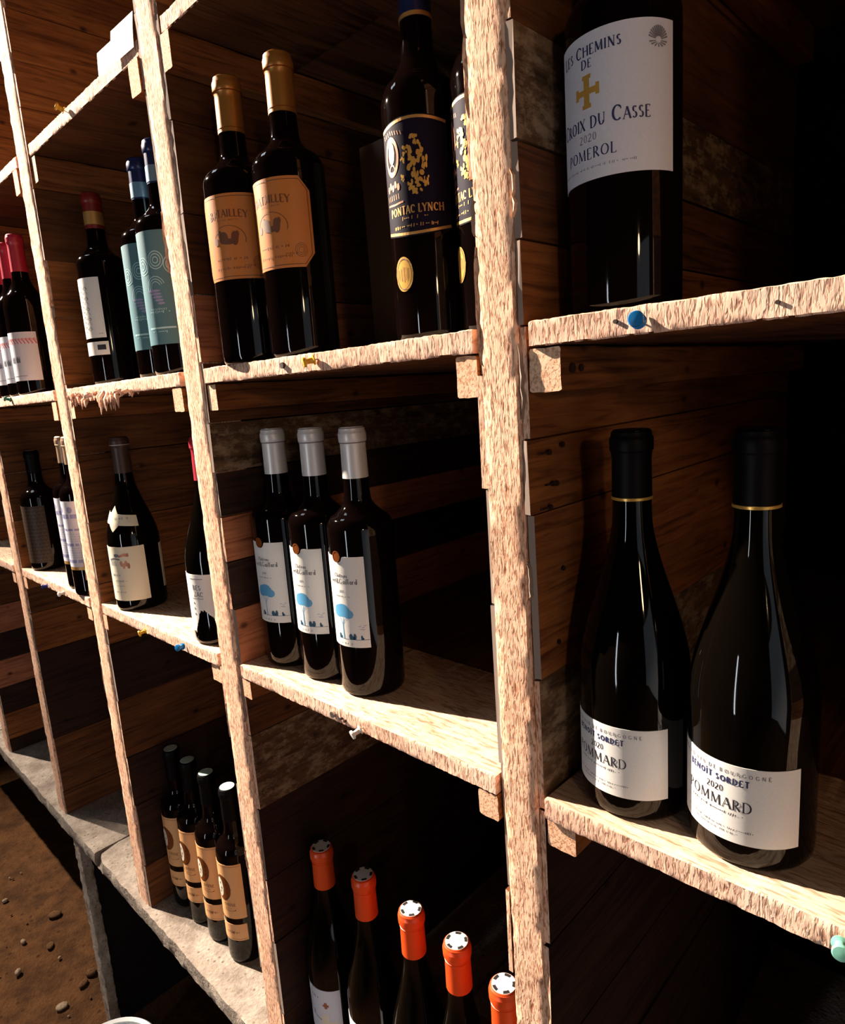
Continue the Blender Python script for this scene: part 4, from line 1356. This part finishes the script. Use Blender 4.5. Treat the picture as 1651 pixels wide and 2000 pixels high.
# --- five orange-capped bottles on the concrete
PR = prof_burgundy(R=.0366, H=.300, sh=.120, sh1=.226, nr=.0146)
def orange_bottle(loc, az, label):
    t, sf = new_bottle(PR, .0366, label, loc, az, 'five orange-capped bottles', 'glass_green')
    capsule(t, PR, .300, .2420, 'orangecap', .0008, topmat='seal', ringz=[(.2800, .0012)])
    lab = label_obj(t, sf, -.046, .0285, .0250, .0985, 'lilac', 44)
    mb = MB()
    scribble(mb, sf, -.024, -.004, .0830, .0042, INK, 111)
    line(mb, sf, [(-.024, .0590), (-.014, .0520), (-.002, .0480)], .0013, INK)
    line(mb, sf, [(-.024, .0590), (-.0235, .0680)], .0014, INK); line(mb, sf, [(-.015, .0530), (-.0145, .0610)], .0012, INK)
    text(mb, sf, 'B', -.030, .0400, .0001, INK)
    printed(lab, mb, 'ink')
    mb = MB()
    strip(mb, sf, -.002, .010, .0380, .0560, INK + .0001, 6); strip(mb, sf, .010, .022, .0360, .0480, INK + .0001, 6)
    strip(mb, sf, .001, .004, .0560, .0600, INK + .0001, 2); strip(mb, sf, .007, .010, .0560, .0610, INK + .0001, 2)
    printed(lab, mb, 'cream', 'castle_print')
    mb = MB()
    line(mb, sf, [(.0020, .0740), (.0110, .0740)], [.0040, .0040], INK); line(mb, sf, [(.0065, .0690), (.0065, .0790)], [.0042, .0042], INK)
    printed(lab, mb, 'copper', 'cross_print')
    return t
OC = 'five orange-capped bottles'
ZR = .480
rz_ = thing('plank_riser', 'low wooden riser under the orange-capped bottles', 'plank', (-.545, .012, ZC), 0)
mb = MB(); mb.box(-.198, .198, 0, .20, .022, ZR - ZC); mb.obj('plank', M['b_brown'], rz_)
for x in (-.17, .17):
    mb = MB(); mb.box(x - .02, x + .02, .01, .19, 0, .022); mb.obj('bearer', M['b_brown'], rz_)
t = orange_bottle((-.7095, .064, ZR), -72, 'farthest of the five orange-capped bottles, its white castle label showing')
dup(t, (-.621, .065, ZR), R_(-70 + 90), 'second of the five orange-capped bottles from the far end', OC)
dup(t, (-.5305, .063, ZR), R_(-76 + 90), 'middle one of the five orange-capped bottles', OC)
dup(t, (-.4560, .062, ZR), R_(-60 + 90), 'fourth of the five orange-capped bottles from the far end', OC)
dup(t, (-.3815, .052, ZR), R_(-75 + 90), 'nearest of the five orange-capped bottles, cut by the front post', OC)

# ------------------------------------------------------------------ carton behind the crest bottles
mb = MB()
mb.box(-.062, .062, 0, .08, 0, .234)
mb.box(-.0625, .0625, -.0005, .0805, .190, .2345)
ct = tag(mb.obj('carton', M['carton']), 'plain grey carton standing in shadow between the amber-labelled and navy crest bottles', 'box')
ct.location = (-.548, .152, ZS)

# ------------------------------------------------------------------ things on the floor
bk = thing('bucket', 'white plastic bucket on the earth floor, only its rim in view', 'bucket', (-1.385, -.085, FLOOR), 0)
mb = MB(); mb.lathe([(.0, .002), (.084, .0), (.086, .004), (.098, .142), (.094, .142), (.083, .008), (.0, .008)], 56, cap0=False, cap1=False)
smooth_by_angle(mb.obj('pail', M['bucket'], bk), 40)
mb = MB(); mb.lathe([(.098, .130), (.106, .132), (.107, .144), (.103, .149), (.094, .147), (.094, .142)], 56, cap0=False, cap1=False)
smooth_by_angle(mb.obj('rim', M['bucket'], bk), 40)
mb = MB(); mb.lathe([(.094, .1425), (.090, .1410), (.0, .1415)], 56, cap0=False, cap1=False)
smooth_by_angle(mb.obj('lid', M['bucket'], bk), 40)
hd = thing('red_handle', 'red plastic tool handle lying under the ledge beside the bucket', 'tool', (-1.28, .20, FLOOR), R_(35))
mb = MB(); mb.tube([(-.10, 0, .012), (0, 0, .013), (.10, 0, .014)], [.010, .012, .010], 14); smooth_by_angle(mb.obj('grip', M['red_plastic'], hd))
mb = MB(); mb.tube([(.10, 0, .014), (.22, 0, .014)], .004, 10); smooth_by_angle(mb.obj('rod', M['steel'], hd))

def stone(x, y, r, flat, mat, label, seed):
    mb = MB()
    n, m = 10, 7
    pts = []
    for j in range(m):
        ph = -PI / 2 + PI * j / (m - 1)
        for i in range(n):
            a = 2 * PI * i / n
            d = .75 * r * (1 + .22 * snoise((math.cos(a) * 1.5 + seed, math.sin(a) * 1.5, ph)))
            pts.append((d * math.cos(ph) * math.cos(a) * 1.25, d * math.cos(ph) * math.sin(a) * .9, d * flat * math.sin(ph) + r * flat * .6))
    mb.grid(pts, n, m, True)
    o = mb.obj('floor_stone', M[mat], smooth=True)
    o.location = (x, y, FLOOR - .006)
    o.rotation_euler = (0, 0, seed * 1.3)
    return tag(o, label, 'stone', 'stones on the earth floor')
SMALL = 'tiny loose pebble on the earth floor by the ledge support'
stone(-1.783, -.069, .017, .45, 'stone', 'largest pale flat stone on the earth floor beside the bucket', 1)
stone(-1.998, -.113, .012, .8, 'stone', 'small bright stone at the left edge of the earth floor', 2)
stone(-1.830, .023, .018, .6, 'stone_dk', 'brown stone half sunk in the floor against the ledge support', 3)
stone(-1.812, -.004, .015, .5, 'stone_dk', 'round flat brown stone in front of the ledge support', 4)
stone(-2.110, -.069, .010, .8, 'stone', 'small pale stone midway up the patch of floor', 5)
stone(-2.347, -.056, .010, .8, 'stone', 'farthest pale stone on the floor at the left edge', 6)
stone(-2.03, -.02, .016, .4, 'stone_dk', 'low brown stone left of the ledge support', 7)
stone(-2.15, .03, .022, .4, 'stone_dk', 'wide sunken brown stone in the middle of the floor patch', 8)
rs = random.Random(21)
for i in range(16):
    o = stone(rs.uniform(-2.6, -1.68), rs.uniform(-.16, .06), rs.uniform(.003, .006), .7, rs.choice(('stone', 'stone_dk')), SMALL, 20 + i)
    o.name = 'pebble'
    o['group'] = 'tiny pebbles on the earth floor'
